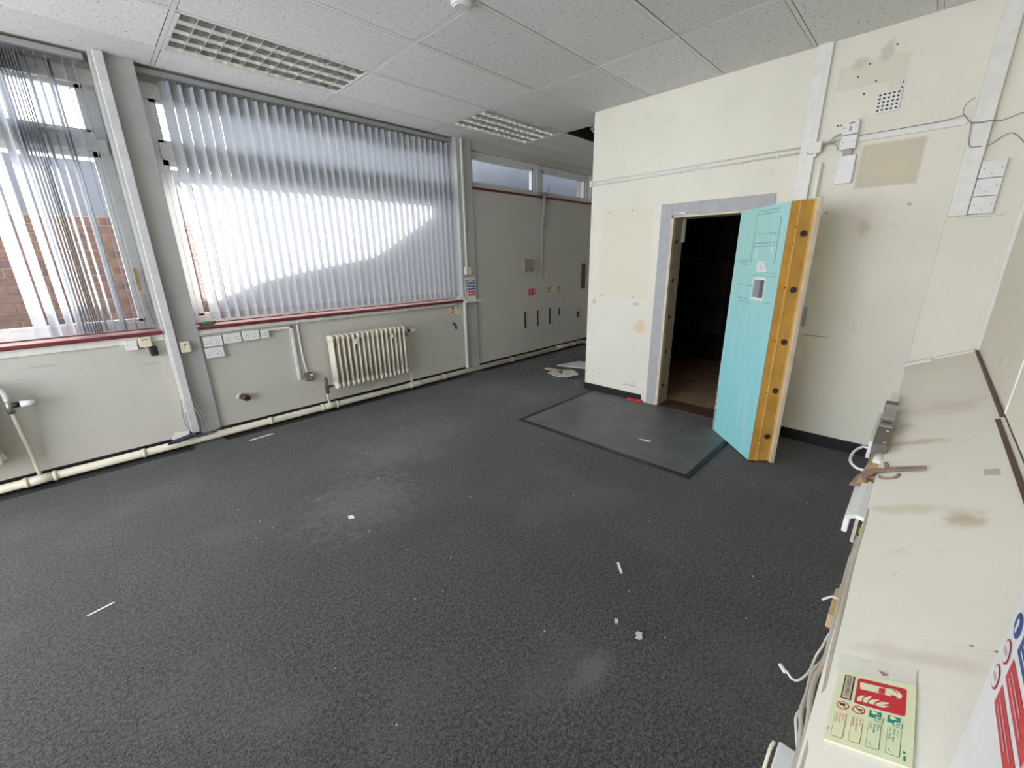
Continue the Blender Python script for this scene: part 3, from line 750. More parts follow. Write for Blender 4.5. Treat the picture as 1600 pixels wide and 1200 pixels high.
MB().tube(spline([(1.525, 4.19, 0.215), (1.525, 4.20, 0.15), (1.545, 4.235, 0.10), (1.548, 4.245, 0.05)], 5), 0.014, 8).build('return_pipe', M_PIPE, r1, smooth=True)
r3, xx = radiator(-0.615 - 12 * 0.0538, 12, 'cream column radiator at the left edge below the bunched blind', False, 0.06, -0.10, 0.045)
MB().tube(spline([(xx - 0.02, 4.19, 0.745), (xx + 0.03, 4.19, 0.748), (xx + 0.075, 4.19, 0.735), (xx + 0.093, 4.19, 0.70), (xx + 0.095, 4.19, 0.645)], 5), 0.016, 8).build('elbow', M_WHITE, r3, smooth=True)
t = thing('heating_pipe', 'long cream heating pipe running along the foot of the window wall', 'pipe', (1.4, 4.238, 0.0))
PZ, PY = 0.047, 4.238
MB().tube([(XB, PY, PZ), (5.93, PY, PZ)], 0.030, 14).build('pipe', M_PIPE, t, smooth=True)
for x in (-0.58, -0.44, 0.95 - 0.9, 0.98, 1.47, 1.62, 2.53, 2.63, 3.02, 4.28, 5.35, 5.50, 5.80):
    MB().tube([(x - 0.011, PY, PZ), (x + 0.011, PY, PZ)], 0.037, 14).build('coupling', M_PIPE, t, smooth=True)
for x in (-0.51, 1.545, 2.58, 5.43):
    MB().tube([(x - 0.075, PY, PZ), (x + 0.075, PY, PZ)], 0.0335, 14).build('tee_sleeve', M_PIPE, t, smooth=True)
MB().tube(spline([(5.93, PY, PZ), (6.02, PY - 0.01, PZ), (6.06, PY - 0.05, PZ), (6.07, PY - 0.15, PZ)], 6), 0.036, 12).build('elbow', M_STEEL, t, smooth=True)
MB().tube([(6.07, PY - 0.15, PZ), (6.07, 3.1, PZ)], 0.030, 12).build('pipe', M_PIPE, t, smooth=True)

# ================================================================ WINDOW WALL FITTINGS
YF = 4.30
def facing_y(x0, z0, y=YF): return Frame((x0, y, z0), (1, 0, 0), (0, 0, 1))   # outward is -y
def socket(x0, x1, z0, z1, label, gang=2, y=YF, depth=0.034, m=None, holes=True):
    m = m or M_WHITE
    t = thing('socket_outlet', label, 'socket', ((x0 + x1) / 2, y, z0))
    MB().box(x0 + 0.002, x1 - 0.002, y - depth + 0.009, y, z0 + 0.002, z1 - 0.002).build('back_box', M_TRUNK, t, bev=0.002)
    pl = MB().box(x0, x1, y - depth, y - depth + 0.009, z0, z1).build('face_plate', m, t, bev=0.003)
    F = facing_y(0, 0, y - depth - 0.0006)
    wd = (x1 - x0) / gang
    for g in range(gang):
        cx = x0 + wd * (g + 0.5); cz = (z0 + z1) / 2
        if holes:
            h = MB()
            for du, dv, a, b_ in ((0, 0.004, 0.0022, 0.0045), (-0.011, -0.016, 0.0045, 0.0022), (0.011, -0.016, 0.0045, 0.0022)):
                F.rectp(h, cx + du - a, cx + du + a, cz + dv - b_, cz + dv + b_, 0)
            h.build('pin_holes', M_BLK, pl)
        MB().box(cx + (0.012 if g == 0 else -0.026) * (1 if gang == 2 else 0) - 0.0, cx + (0.026 if g == 0 else -0.012) * (1 if gang == 2 else 1) , y - depth - 0.004, y - depth, cz + 0.012, cz + 0.030).build('rocker', m, pl, bev=0.0015)
    return t
socket(0.607, 0.742, 0.818, 0.904, 'white double socket in the upper row next to the white column')
socket(0.752, 0.887, 0.825, 0.911, 'white double socket in the middle of the row under the wide window')
socket(0.897, 1.032, 0.830, 0.916, 'white double socket third along the row from the column')
socket(1.042, 1.113, 0.832, 0.913, 'small white single outlet ending the row of sockets', 1)
socket(0.603, 0.738, 0.722, 0.808, 'white double socket alone below the row of sockets')
t = socket(0.441, 0.510, 0.803, 0.892, 'cream twin telephone outlet on the face of the column', 2, 4.27, 0.045, M_OFFW, False)
F = facing_y(0, 0, 4.27 - 0.0456)
for cx in (0.461, 0.490): MB().box(cx - 0.007, cx + 0.007, 4.222, 4.226, 0.828, 0.850).build('jack', M_TRUNK, t)
t = thing('data_outlet', 'white blank outlet box under the left window sill', 'outlet', (0.16, YF, 0.865))
MB().box(0.124, 0.193, YF - 0.04, YF, 0.868, 0.945).build('box', M_WHITE, t, bev=0.004)
F = facing_y(0, 0, YF - 0.0406)
for cx in (0.135, 0.182): MB().cyl((cx, YF - 0.043, 0.905), (cx, YF - 0.039, 0.905), 0.003, n=8).build('screw', M_STEEL, t)
t = thing('telephone_box', 'yellowed square telephone box with dangling black plug beside it', 'outlet', (0.245, YF, 0.88))
MB().box(0.205, 0.278, YF - 0.055, YF, 0.884, 0.962).build('box', M_OFFW, t, bev=0.004)
MB().box(0.222, 0.262, YF - 0.058, YF - 0.054, 0.935, 0.948).build('label_strip', mat('faded_label', (0.45, 0.38, 0.25), 0.6), t)
MB().tube(spline([(0.235, YF - 0.03, 0.885), (0.245, YF - 0.035, 0.84), (0.28, YF - 0.03, 0.822), (0.295, YF - 0.03, 0.84)], 5), 0.004, 6).build('lead', M_CABLEW, t, smooth=True)
tag(MB().box(0.255, 0.305, YF - 0.05, YF - 0.005, 0.803, 0.882).build('black_plug', M_BLK, bev=0.014), 'black plug adaptor hanging behind the yellowed telephone box', 'plug')
# white trunking board standing beside the column
t = thing('trunking_upright', 'tall white trunking standing against the left side of the column', 'trunking', (0.39, 4.25, 0.07))
MB().box(0.378, 0.430, 4.215, 4.269, 0.118, 2.862).build('cover', mat('greyed_trunking', (0.62, 0.625, 0.62), 0.4), t, bev=0.004)
MB().box(0.366, 0.378, 4.220, 4.269, 0.30, 0.965).build('side_strip', M_TRUNK, t)
lo = MB()
for q in ([(0.36, 4.21, 0.42), (0.345, 4.20, 0.30), (0.355, 4.19, 0.18), (0.40, 4.19, 0.09)], [(0.43, 4.21, 0.42), (0.47, 4.20, 0.28), (0.49, 4.20, 0.16), (0.44, 4.20, 0.10)], [(0.43, 4.22, 0.34), (0.46, 4.21, 0.24), (0.45, 4.21, 0.12), (0.40, 4.21, 0.085)]):
    lo.tube(spline(q, 6), 0.004, 6)
lo.build('loose_cable', M_CABLEG, t, smooth=True)
vv = MB(); vv.prism([(0.20, 4.17, 0.082), (0.27, 4.16, 0.084), (0.46, 4.20, 0.102), (0.40, 4.25, 0.10), (0.24, 4.21, 0.09)], (0, 0, 0.012))
tag(vv.build('blue_rag', mat('navy_plastic', (0.025, 0.02, 0.06), 0.5)), 'dark blue plastic offcut lying on the heating pipe', 'scrap')
vv = MB(); vv.prism([(0.24, 4.27, 0.085), (0.40, 4.27, 0.085), (0.37, 4.27, 0.13), (0.27, 4.27, 0.145)], (0, 0.012, 0))
tag(vv.build('torn_skirting_piece', M_TRUNK), 'torn white offcut leaning behind the pipe by the column', 'scrap')
vv = MB()
for q in ([(0.42, 4.20, 0.09), (0.50, 4.19, 0.10), (0.60, 4.20, 0.10), (0.68, 4.22, 0.09)], [(0.40, 4.18, 0.085), (0.52, 4.18, 0.09), (0.58, 4.20, 0.115), (0.66, 4.22, 0.085)]): vv.tube(spline(q, 5), 0.004, 6)
tag(vv.build('loose_wire', M_BLK), 'loose black wires draped over the heating pipe', 'wire')
# brown stub, hook, metal-clad socket
t = thing('pipe_stub', 'brown rubber-capped stub sticking out of the wall', 'pipe stub', (0.82, YF, 0.30))
MB().cyl((0.80, YF, 0.325), (0.826, YF - 0.09, 0.322), 0.028, n=16).build('cap', M_BROWN, t, smooth=True)
MB().cyl((0.785, YF, 0.325), (0.790, YF - 0.02, 0.325), 0.032, n=16).build('flange', M_WHITE, t, smooth=True)
t = thing('wall_conduit', 'white trunking and conduit dropping to a metal socket left of the radiator', 'conduit', (1.35, YF, 0.36))
MB().box(1.300, 1.325, YF - 0.022, YF, 0.37, 0.912).build('trunking', M_TRUNK, t, bev=0.003)
MB().box(1.115, 1.325, YF - 0.022, YF, 0.890, 0.912).build('trunking', M_TRUNK, t, bev=0.003)
MB().tube(spline([(1.39, YF - 0.012, 0.44), (1.376, YF - 0.012, 0.6), (1.372, YF - 0.012, 0.9), (1.385, YF - 0.02, 0.945), (1.45, YF - 0.02, 0.958)], 5), 0.009, 8).build('conduit', M_TRUNK, t, smooth=True)
t = thing('metal_socket', 'dark metal-clad socket at the foot of the conduit by the radiator', 'socket', (1.40, YF, 0.345))
MB().box(1.362, 1.436, YF - 0.05, YF, 0.345, 0.432).build('box', mat('brown_steel_box', (0.20, 0.17, 0.13), 0.4, metal=0.4), t, bev=0.008)
MB().box(1.405, 1.428, YF - 0.055, YF - 0.049, 0.395, 0.418).build('rocker', M_WHITE, t, bev=0.002)
h = MB(); F = facing_y(0, 0, YF - 0.0507)
for du, dv, a, b_ in ((1.39, 0.372, 0.006, 0.003), (1.41, 0.372, 0.006, 0.003)): F.rectp(h, du - a, du + a, dv - b_, dv + b_, 0)
h.build('pin_holes', M_WHITE, t)
cb = thing('cable_run', 'grey cables clipped along the wall under the red window sill', 'cable', (2.4, YF, 0.93))
MB().tube([(1.40, YF - 0.022, 0.952)] + [(1.5 + 0.24 * k, YF - 0.022, 0.955 - 0.002 * (k % 2)) for k in range(9)], 0.008, 6).build('cable', M_TRUNK, cb, smooth=True)
MB().tube([(0.62, YF - 0.02, 0.925)] + [(0.9 + 0.31 * k, YF - 0.02, 0.927) for k in range(9)], 0.007, 6).build('cable', M_GREYB, cb, smooth=True)
for k in range(8): MB().box(1.6 + 0.24 * k, 1.612 + 0.24 * k, YF - 0.034, YF, 0.943, 0.967).build('clip', M_WHITE, cb)
tag(MB().tube(spline([(3.265, YF - 0.002, 0.70), (3.268, YF - 0.03, 0.69), (3.285, YF - 0.035, 0.655), (3.285, YF - 0.03, 0.63)], 4), 0.012, 8).build('wall_hook', M_BLK), 'small black hook on the wall below the extinguisher notice', 'hook')
# small luminous notice right of the radiator
t = thing('safety_notice', 'small pale green and red extinguisher notice on the wall near the second column', 'notice', (3.29, YF, 0.826))
MB().box(3.205, 3.375, YF - 0.003, YF, 0.826, 0.925).build('board', M_LUM, t)
F = facing_y(3.205, 0.826, YF - 0.0036)
m_ = MB(); F.rectp(m_, 0.034, 0.082, 0.012, 0.088, 0); m_.build('red_panel', M_SIGNORANGE, t)
m_ = MB(); F.rectp(m_, 0.044, 0.055, 0.03, 0.07, 0.0004); F.rectp(m_, 0.060, 0.070, 0.03, 0.05, 0.0004); m_.build('pictogram', M_LUM, t)
m_ = MB(); F.rectp(m_, 0.0, 0.008, 0.0, 0.099, 0); F.rectp(m_, 0.0, 0.02, 0.0, 0.008, 0); m_.build('red_edge', M_SIGNRED, t)
m_ = MB(); F.rectp(m_, 0.148, 0.156, 0.01, 0.09, 0); F.rectp(m_, 0.14, 0.148, 0.05, 0.085, 0); m_.build('side_print', mat('olive_print', (0.22, 0.20, 0.10), 0.5), t)
m_ = MB()
for k in range(6): F.rectp(m_, 0.088, 0.136, 0.016 + 0.012 * k, 0.019 + 0.012 * k, 0)
m_.build('text_lines', mat('grey_green_print', (0.45, 0.48, 0.3), 0.5), t)
# fire action notices (one small on the second column, one close to the camera)
def fire_action(t, F, sc):
    W, H = 0.185 * sc, 0.30 * sc
    b_ = MB(); F.slab(b_, 0, W, 0, H, 0, 0.003 * sc); b_.build('board', M_SIGNWHITE, t)
    e = 0.0036 * sc
    def rp(u0, u1, v0, v1, m, nm, dz=0.0):
        q = MB(); F.rectp(q, u0 * sc, u1 * sc, v0 * sc, v1 * sc, e + dz); return q.build(nm, m, t)
    rp(0.012, 0.173, 0.243, 0.266, M_SIGNBLUE, 'title_bar')
    rp(0.04, 0.145, 0.250, 0.259, M_SIGNWHITE, 'title_text', 0.0004)
    q = MB(); F.disc(q, 0.092 * sc, 0.285 * sc, 0.008 * sc, e); q.build('emblem', M_SIGNBLUE, t)
    for k in range(5):
        v0 = 0.206 - 0.038 * k; red = k >= 3
        rp(0.054, 0.173, v0, v0 + 0.027, M_SIGNRED if red else M_SIGNBLUE, 'instruction_bar')
        rp(0.066, 0.150 - 0.02 * (k % 2), v0 + 0.016, v0 + 0.0185, M_SIGNPINK if red else M_SIGNWHITE, 'instruction_text', 0.0004)
        rp(0.066, 0.130 + 0.02 * (k % 2), v0 + 0.008, v0 + 0.0105, M_SIGNPINK if red else M_SIGNWHITE, 'instruction_text', 0.0004)
        q = MB(); F.disc(q, 0.027 * sc, (v0 + 0.0135) * sc, 0.0148 * sc, e); c = q.build('symbol', M_SIGNRED if red else M_SIGNBLUE, t)
        q = MB()
        if red:
            F.disc(q, 0.027 * sc, (v0 + 0.0135) * sc, 0.0124 * sc, e + 0.0004)
        else:
            F.disc(q, 0.026 * sc, (v0 + 0.016) * sc, 0.005 * sc, e + 0.0004); F.rectp(q, 0.022 * sc, 0.030 * sc, (v0 + 0.004) * sc, (v0 + 0.012) * sc, e + 0.0004)
        q.build('symbol_print', M_SIGNWHITE, c)
        if red:
            q = MB(); F.rectp(q, 0.0185 * sc, 0.0335 * sc, (v0 + 0.0105) * sc, (v0 + 0.0165) * sc, e + 0.0008); q.build('symbol_text', M_SIGNPINK, c)
t = thing('fire_notice', 'white fire action notice with blue and red bars on the second column', 'notice', (3.56, 4.27, 1.02))
fire_action(t, Frame((3.462, 4.2695, 0.985), (1, 0, 0), (0, 0, 1)), 0.96)
# second column: conduit, switch, ledge
t = thing('switch_conduit', 'white conduit dropping from the ceiling to a switch on the second column', 'switch', (3.50, 4.27, 1.30))
MB().box(3.490, 3.512, 4.25, 4.27, 1.40, 2.86).build('conduit', M_TRUNK, t, bev=0.003)
MB().box(3.465, 3.555, 4.235, 4.27, 1.305, 1.40).build('switch_box', M_OFFW, t, bev=0.004)
MB().box(3.470, 3.485, 4.228, 4.236, 1.31, 1.395).build('rocker', M_WHITE, t, bev=0.002)
t = thing('skirting_conduit', 'thin white upright conduit beside the second column below the notice', 'conduit', (3.44, 4.26, 0.07))
MB().box(3.416, 3.442, 4.235, 4.269, 0.08, 1.03).build('pipe', M_TRUNK, t, bev=0.005)
MB().box(3.34, 3.442, 4.235, 4.262, 1.012, 1.03).build('arm', M_WHITE, t, bev=0.003)
tag(MB().box(3.445, 3.70, 4.215, 4.27, 0.955, 0.985).build('column_shelf', M_TRUNK, bev=0.012), 'narrow cream ledge across the second column under the fire notice', 'ledge')
# blank wall
t = thing('blanking_plate', 'square olive blanking plate on the blank wall under the high windows', 'plate', (4.69, YF, 1.30))
MB().box(4.60, 4.785, YF - 0.035, YF, 1.30, 1.475).build('plate', mat('olive_plate', (0.36, 0.33, 0.25), 0.5), t, bev=0.006)
MB().cyl((4.74, YF - 0.04, 1.34), (4.74, YF - 0.034, 1.34), 0.012, n=10).build('screw', M_BLK, t)
t = thing('fire_point_notice', 'red notice with white margin on the blank wall', 'notice', (4.775, YF, 0.94))
MB().box(4.68, 4.87, YF - 0.004, YF, 0.942, 1.065).build('board', M_SIGNWHITE, t)
F = facing_y(4.68, 0.942, YF - 0.0046)
m_ = MB(); F.rectp(m_, 0.03, 0.165, 0.008, 0.115, 0); m_.build('red_panel', M_SIGNRED, t)
m_ = MB(); F.rectp(m_, 0.0, 0.012, 0.0, 0.123, 0); F.rectp(m_, 0.178, 0.19, 0.0, 0.123, 0); m_.build('red_edge', M_SIGNRED, t)
m_ = MB()
for k in range(3): F.rectp(m_, 0.045, 0.14 - 0.02 * k, 0.085 - 0.028 * k, 0.092 - 0.028 * k, 0.0005)
m_.build('text_lines', M_SIGNPINK, t)
for i, (a, b_, lb) in enumerate(((5.165, 5.285, 'left faded yellow extinguisher notice of the pair on the blank wall'), (5.40, 5.53, 'right faded yellow extinguisher notice of the pair on the blank wall'))):
    t = thing('faded_notice', lb, 'notice', ((a + b_) / 2, YF, 0.96), 0, 'faded notices on the blank wall')
    MB().box(a, b_, YF - 0.004, YF, 0.957, 1.065).build('board', mat('faded_cream_board', (0.62, 0.56, 0.38), 0.5), t)
    F = facing_y(a, 0.957, YF - 0.0046)
    m_ = MB(); F.rectp(m_, 0.008, 0.028, 0.01, 0.095, 0); F.rectp(m_, 0.035, 0.08, 0.06, 0.09, 0); F.rectp(m_, 0.045, 0.075, 0.015, 0.04, 0); m_.build('faded_print', mat('brown_print', (0.40, 0.20, 0.06), 0.5), t)
tag(MB().box(5.286, 5.399, YF - 0.003, YF, 0.957, 1.062).build('paper_strip', mat('cream_paper', (0.66, 0.62, 0.50), 0.7)), 'cream paper strip between the two faded notices', 'paper')
for i, (x, z0, z1, wd, lb) in enumerate(((4.635, 0.48, 0.71, 0.022, 'leftmost of the dark upright bracket strips on the blank wall'), (4.925, 0.474, 0.711, 0.022, 'second dark upright bracket strip from the left on the blank wall'),
                                        (5.225, 0.471, 0.713, 0.022, 'third dark upright bracket strip from the left on the blank wall'), (5.47, 0.58, 0.69, 0.026, 'short brown bracket strip, fourth on the blank wall'),
                                        (6.0, 0.489, 0.585, 0.045, 'short brown fixing near the far corner above the pipe elbow'))):
    m_ = MB().box(x - wd / 2, x + wd / 2, YF - 0.012, YF, z0, z1)
    if i < 3: m_.box(x - wd / 2, x + wd, YF - 0.016, YF, z0 - 0.004, z0 + 0.02)
    tag(m_.build('bracket_strip', M_BROWN if i > 2 else mat('dark_bracket', (0.035, 0.02, 0.018), 0.5), bev=0.002), lb, 'bracket', 'bracket strips on the blank wall')
tag(MB().box(6.07, 6.17, YF - 0.02, YF, 0.98, 1.39).build('dark_panel', mat('dark_wood', (0.10, 0.07, 0.055), 0.5), bev=0.003), 'narrow dark wooden strip upright on the wall in the far corner', 'panel')

# ================================================================ VAULT WALL FITTINGS
def fx(y0, z0, x=XD): return Frame((x, y0, z0), (0, -1, 0), (0, 0, 1))   # outward is -x
# grey door surround
dw = MB(); dw.box(XD - 0.012, XD, 1.79, 1.898, 0, 1.951); dw.box(XD - 0.012, XD, 0.976, 1.79, 1.850, 1.951); dw.box(XD - 0.012, XD, 0.976, 1.07, 0, 1.850)
struct(dw.build('trim_door_surround', M_GREYP, bev=0.002), 'grey painted steel surround of the vault doorway')
jb = MB(); jb.box(XD - 0.022, XD + 0.02, 1.765, 1.79, 0.016, 1.845); jb.box(XD - 0.022, XD + 0.02, 1.07, 1.79, 1.826, 1.845)
jb = struct(jb.build('trim_door_jamb', M_DOORCREAM, bev=0.003), 'cream edge of the vault door frame')
MB().box(XD + 0.02, 4.13, 1.765, 1.79, 0.016, 1.826).build('jamb_lining', M_JAMB, jb)
MB().box(XD + 0.02, 4.13, 1.07, 1.765, 1.826, 1.845).build('head_lining', M_JAMB, jb)
MB().box(XD + 0.02, 4.13, 1.07, 1.092, 0.016, 1.826).build('jamb_lining', M_JAMB, jb)
MB().box(4.10, 4.125, 1.735, 1.766, 1.62, 1.826).build('stop_block', M_GREYB, jb)
for z in (1.621, 1.269, 0.919, 0.566, 0.212):
    MB().cyl((4.005, 1.7665, z), (4.005, 1.762, z), 0.020, n=14).build('bolt_hole', M_BOLT, jb)
tag(MB().box(XD - 0.030, XD - 0.012, 1.66, 1.725, 1.852, 1.866).build('contact_sensor', M_WHITE, bev=0.002), 'small white contact sensor on the grey door surround', 'sensor')
# open vault door
AD = math.radians(43.93)
dr = thing('vault_door', 'open thick turquoise strongroom door with ochre bolt edge', 'door', (3.231, 0.71, 0.0), AD)
ZB, ZT = 0.015, 1.816
hx0, hx1, hz0, hz1 = 0.152, 0.290, 1.20, 1.325
p = MB()
p.box(0, hx0, -0.045, 0, ZB, ZT); p.box(hx1, 0.60, -0.045, 0, ZB, ZT); p.box(hx0, hx1, -0.045, 0, ZB, hz0); p.box(hx0, hx1, -0.045, 0, hz1, ZT)
pn = p.build('inner_panel', M_TURQ, dr, local=True)
p = MB()
p.box(-0.0015, 0.60, -0.046, -0.0005, ZB + 0.0005, ZT - 0.0005) if False else None
p.box(-0.001, 0.0, -0.045, 0.0, ZB, ZT)
p.box(-0.007, 0.605, -0.150, -0.045, ZB - 0.002, ZT + 0.004)
ed = p.build('bolt_edge', M_YEL, dr, local=True)
MB().box(-0.0125, -0.005, -0.056, -0.050, ZB, ZT).build('edge_ridge', mat('worn_ochre', (0.74, 0.46, 0.14), 0.4, 0.12, 6), ed, local=True)
MB().box(-0.0095, -0.005, -0.150, -0.138, ZB, ZT).build('edge_ridge', mat('worn_ochre', (0.74, 0.46, 0.14), 0.4, 0.12, 6), ed, local=True)
for z in (1.621, 1.269, 0.919, 0.566, 0.212):
    b_ = MB().cyl((-0.002, -0.104, z), (-0.017, -0.104, z), 0.021, 0.019, n=18).build('bolt', M_BOLT, dr, local=True, smooth=True)
for z in (1.66, 1.56, 1.285, 0.925, 0.55, 0.18):
    MB().cyl((-0.004, -0.05, z), (-0.0095, -0.05, z), 0.006, n=8).build('rivet', M_BOLT, ed, local=True)
MB().box(-0.030, 0.70, -0.178, -0.150, ZB - 0.012, ZT + 0.02).build('outer_plate', M_DOORCREAM, dr, local=True, bev=0.004)
MB().box(-0.045, -0.03, -0.20, -0.176, 1.03, 1.16).build('pull_handle', M_TANW, dr, local=True, bev=0.004)
for z in (0.30, 1.50):
    MB().cyl((0.715, -0.165, z - 0.09), (0.715, -0.165, z + 0.09), 0.018, n=12).build('hinge', M_STEEL, dr, local=True, smooth=True)
p = MB(); p.box(hx0, hx1, -0.046, -0.040, hz0, hz1); cav = p.build('lock_recess', mat('recess_black', (0.008, 0.008, 0.008), 0.95, spec=0.0), pn, local=True)
MB().box(0.222, hx1, -0.04, -0.010, hz0, hz1).build('lock_plate', mat('lock_plate_grey', (0.30, 0.29, 0.31), 0.4), pn, local=True)
p = MB()
for i in range(9):
    x = hx0 - 0.006 + i * 0.0165
    p.box(x, x + 0.0165, 0, 0.002, hz0 - 0.014 - random.uniform(0, .006), hz0); p.box(x, x + 0.0165, 0, 0.002, hz1, hz1 + 0.012 + random.uniform(0, .008))
p.box(hx0 - 0.008, hx0, 0, 0.002, hz0, hz1); p.box(hx1, hx1 + 0.010, 0, 0.002, hz0, hz1)
p.build('torn_surround', M_SCRATCH, pn, local=True)
p = MB(); p.prism([(0.277, 0.0, 1.452), (0.205, 0.0, 1.453), (0.146, 0.0, 1.381), (0.275, 0.0, 1.378)], (0, 0.0012, 0))
st = p.build('paper_label', M_SIGNWHITE, dr, local=True)
p = MB()
for k, (a, b_) in enumerate(((0.215, 0.265), (0.215, 0.245), (0.19, 0.25), (0.19, 0.25), (0.20, 0.235))): p.add([(a, 0.0018, 1.440 - 0.012 * k), (b_, 0.0018, 1.440 - 0.012 * k), (b_, 0.0018, 1.4365 - 0.012 * k), (a, 0.0018, 1.4365 - 0.012 * k)], [(0, 1, 2, 3)])
p.build('label_text', mat('grey_print', (0.45, 0.45, 0.45), 0.6), st, local=True)
for (a, z0, b_, z1) in ((0.312, 1.47, 0.315, 1.60), (0.127, 1.495, 0.131, 1.61)):
    MB().prism([(a - 0.004, 0, z0), (a + 0.004, 0, z0), (b_ + 0.004, 0, z1), (b_ - 0.004, 0, z1)], (0, 0.001, 0)).build('bare_scratch', M_SCRATCH, pn, local=True)
# ghost ridges left in the paint by removed hardware
M_RIDGE = mat('paint_ridge', (0.22, 0.42, 0.37), 0.45, 0.2)
def ridge(x0, x1, z0, z1): MB().box(x0, x1, 0, 0.0016, z0, z1).build('paint_ridge', M_RIDGE, pn, local=True)
for z in (1.785, 1.765): ridge(0.11, 0.37, z, z + 0.005)
ridge(0.075, 0.080, 1.44, 1.74); ridge(0.368, 0.372, 1.44, 1.745); ridge(0.11, 0.33, 1.632, 1.636); ridge(0.11, 0.35, 1.572, 1.578); ridge(0.11, 0.36, 1.55, 1.556)
for z in (1.455, 1.440, 1.425): ridge(0.39, 0.53, z, z + 0.004)
ridge(0.03, 0.34, 1.352, 1.356); ridge(0.03, 0.16, 1.37, 1.374); ridge(0.30, 0.50, 1.275, 1.279); ridge(0.34, 0.48, 1.178, 1.183); ridge(0.30, 0.46, 1.155, 1.159); ridge(0.02, 0.13, 1.172, 1.176)
# vault shelving, barely lit
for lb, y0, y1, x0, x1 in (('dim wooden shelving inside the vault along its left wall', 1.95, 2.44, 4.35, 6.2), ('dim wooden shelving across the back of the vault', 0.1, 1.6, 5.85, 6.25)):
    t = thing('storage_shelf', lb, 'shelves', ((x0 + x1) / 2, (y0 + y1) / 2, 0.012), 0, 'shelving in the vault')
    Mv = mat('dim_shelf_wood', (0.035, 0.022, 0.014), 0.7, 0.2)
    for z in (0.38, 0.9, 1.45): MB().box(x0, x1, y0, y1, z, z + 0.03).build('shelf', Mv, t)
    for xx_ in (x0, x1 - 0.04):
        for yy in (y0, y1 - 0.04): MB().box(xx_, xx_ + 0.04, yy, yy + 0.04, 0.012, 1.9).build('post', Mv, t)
# conduits along the wall
t = thing('conduit_pair', 'pair of thin white conduits running across the vault wall above the doorway', 'conduit', (XD, 1.75, 2.2))
MB().tube([(XD - 0.009, 2.68, 2.237), (XD - 0.009, 0.81, 2.243)], 0.007, 8).build('conduit', M_TRUNK, t, smooth=True)
MB().tube([(XD - 0.009, 2.68, 2.203), (XD - 0.009, 0.845, 2.207)], 0.007, 8).build('conduit', M_TRUNK, t, smooth=True)
MB().box(XD - 0.016, XD, 0.842, 0.853, 2.195, 2.238).build('stop_end', M_TANW, t)
for k in range(7): MB().box(XD - 0.019, XD, 2.5 - 0.25 * k, 2.51 - 0.25 * k, 2.193, 2.215).build('clip', M_TRUNK, t)
MB().box(XD - 0.02, XD + 0.01, 2.68, 2.70, 2.19, 2.25).build('end_cap', M_WHITE, t, bev=0.004)
t = thing('vertical_trunking', 'wide white vertical trunking from the ceiling to above the open door', 'trunking', (XD, 0.81, 1.85))
MB().box(XD - 0.030, XD, 0.765, 0.858, 1.80, ZC).build('cover', M_TRUNK, t, bev=0.004)
MB().box(XD - 0.032, XD - 0.03, 0.795, 0.815, 2.26, ZC).build('raised_lid', M_TRUNK, t)
MB().box(XD - 0.046, XD - 0.03, 0.708, 0.728, 1.75, 2.12).build('side_trunking', M_TRUNK, t, bev=0.003)
MB().box(XD - 0.032, XD, 0.706, 0.730, 1.75, 2.12).build('side_trunking', M_TRUNK, t, bev=0.002)
t = thing('junction_box', 'square white junction box on the vertical trunking', 'junction box', (XD, 0.77, 2.18))
MB().box(XD - 0.062, XD - 0.031, 0.725, 0.812, 2.182, 2.256).build('box', M_TRUNK, t, bev=0.005)
MB().cyl((XD - 0.065, 0.80, 2.192), (XD - 0.060, 0.80, 2.192), 0.003, n=8).build('screw', M_BLK, t)
MB().cyl((XD - 0.045, 0.757, 2.16), (XD - 0.045, 0.757, 2.183), 0.01, n=10).build('spout', M_TRUNK, t)
t = thing('fused_switch', 'white fused switch with red lamp on the vault wall', 'switch', (XD, 0.58, 2.268))
MB().box(XD - 0.045, XD, 0.535, 0.622, 2.270, 2.357).build('plate', M_WHITE, t, bev=0.004)
MB().box(XD - 0.049, XD - 0.045, 0.562, 0.592, 2.334, 2.342).build('lamp', M_SIGNRED, t)
MB().box(XD - 0.049, XD - 0.045, 0.572, 0.586, 2.293, 2.320).build('rocker', M_GREYB, t, bev=0.002)
for yy in (0.546, 0.612): MB().cyl((XD - 0.047, yy, 2.312), (XD - 0.044, yy, 2.312), 0.004, n=8).build('screw', M_STEEL, t)
t = thing('blank_plate', 'white blank outlet plate directly below the fused switch', 'plate', (XD, 0.578, 2.178))
MB().box(XD - 0.045, XD, 0.534, 0.622, 2.180, 2.266).build('plate', M_WHITE, t, bev=0.004)
for yy in (0.548, 0.608): MB().cyl((XD - 0.047, yy, 2.224), (XD - 0.044, yy, 2.224), 0.004, n=8).build('screw', M_STEEL, t)
tag(MB().box(XD - 0.03, XD, 0.548, 0.60, 2.143, 2.180).build('terminal_stub', M_GREYB, bev=0.004), 'grey cable stub under the blank outlet plate', 'fitting')
tag(MB().box(XD - 0.030, XD, 0.522, 0.614, 1.966, 2.142).build('cover_panel', M_WHITE, bev=0.002), 'plain white rectangular cover below the outlets on the vault wall', 'cover')
wires = MB()
for q in ([(XD - 0.05, 0.725, 2.235), (XD - 0.03, 0.69, 2.245), (XD - 0.03, 0.66, 2.275), (XD - 0.03, 0.625, 2.285)], [(XD - 0.05, 0.725, 2.225), (XD - 0.03, 0.68, 2.235), (XD - 0.03, 0.645, 2.22), (XD - 0.03, 0.63, 2.185)], [(XD - 0.05, 0.725, 2.23), (XD - 0.03, 0.68, 2.24), (XD - 0.03, 0.64, 2.25), (XD - 0.03, 0.62, 2.25)]):
    wires.tube(spline(q, 5), 0.005, 6)
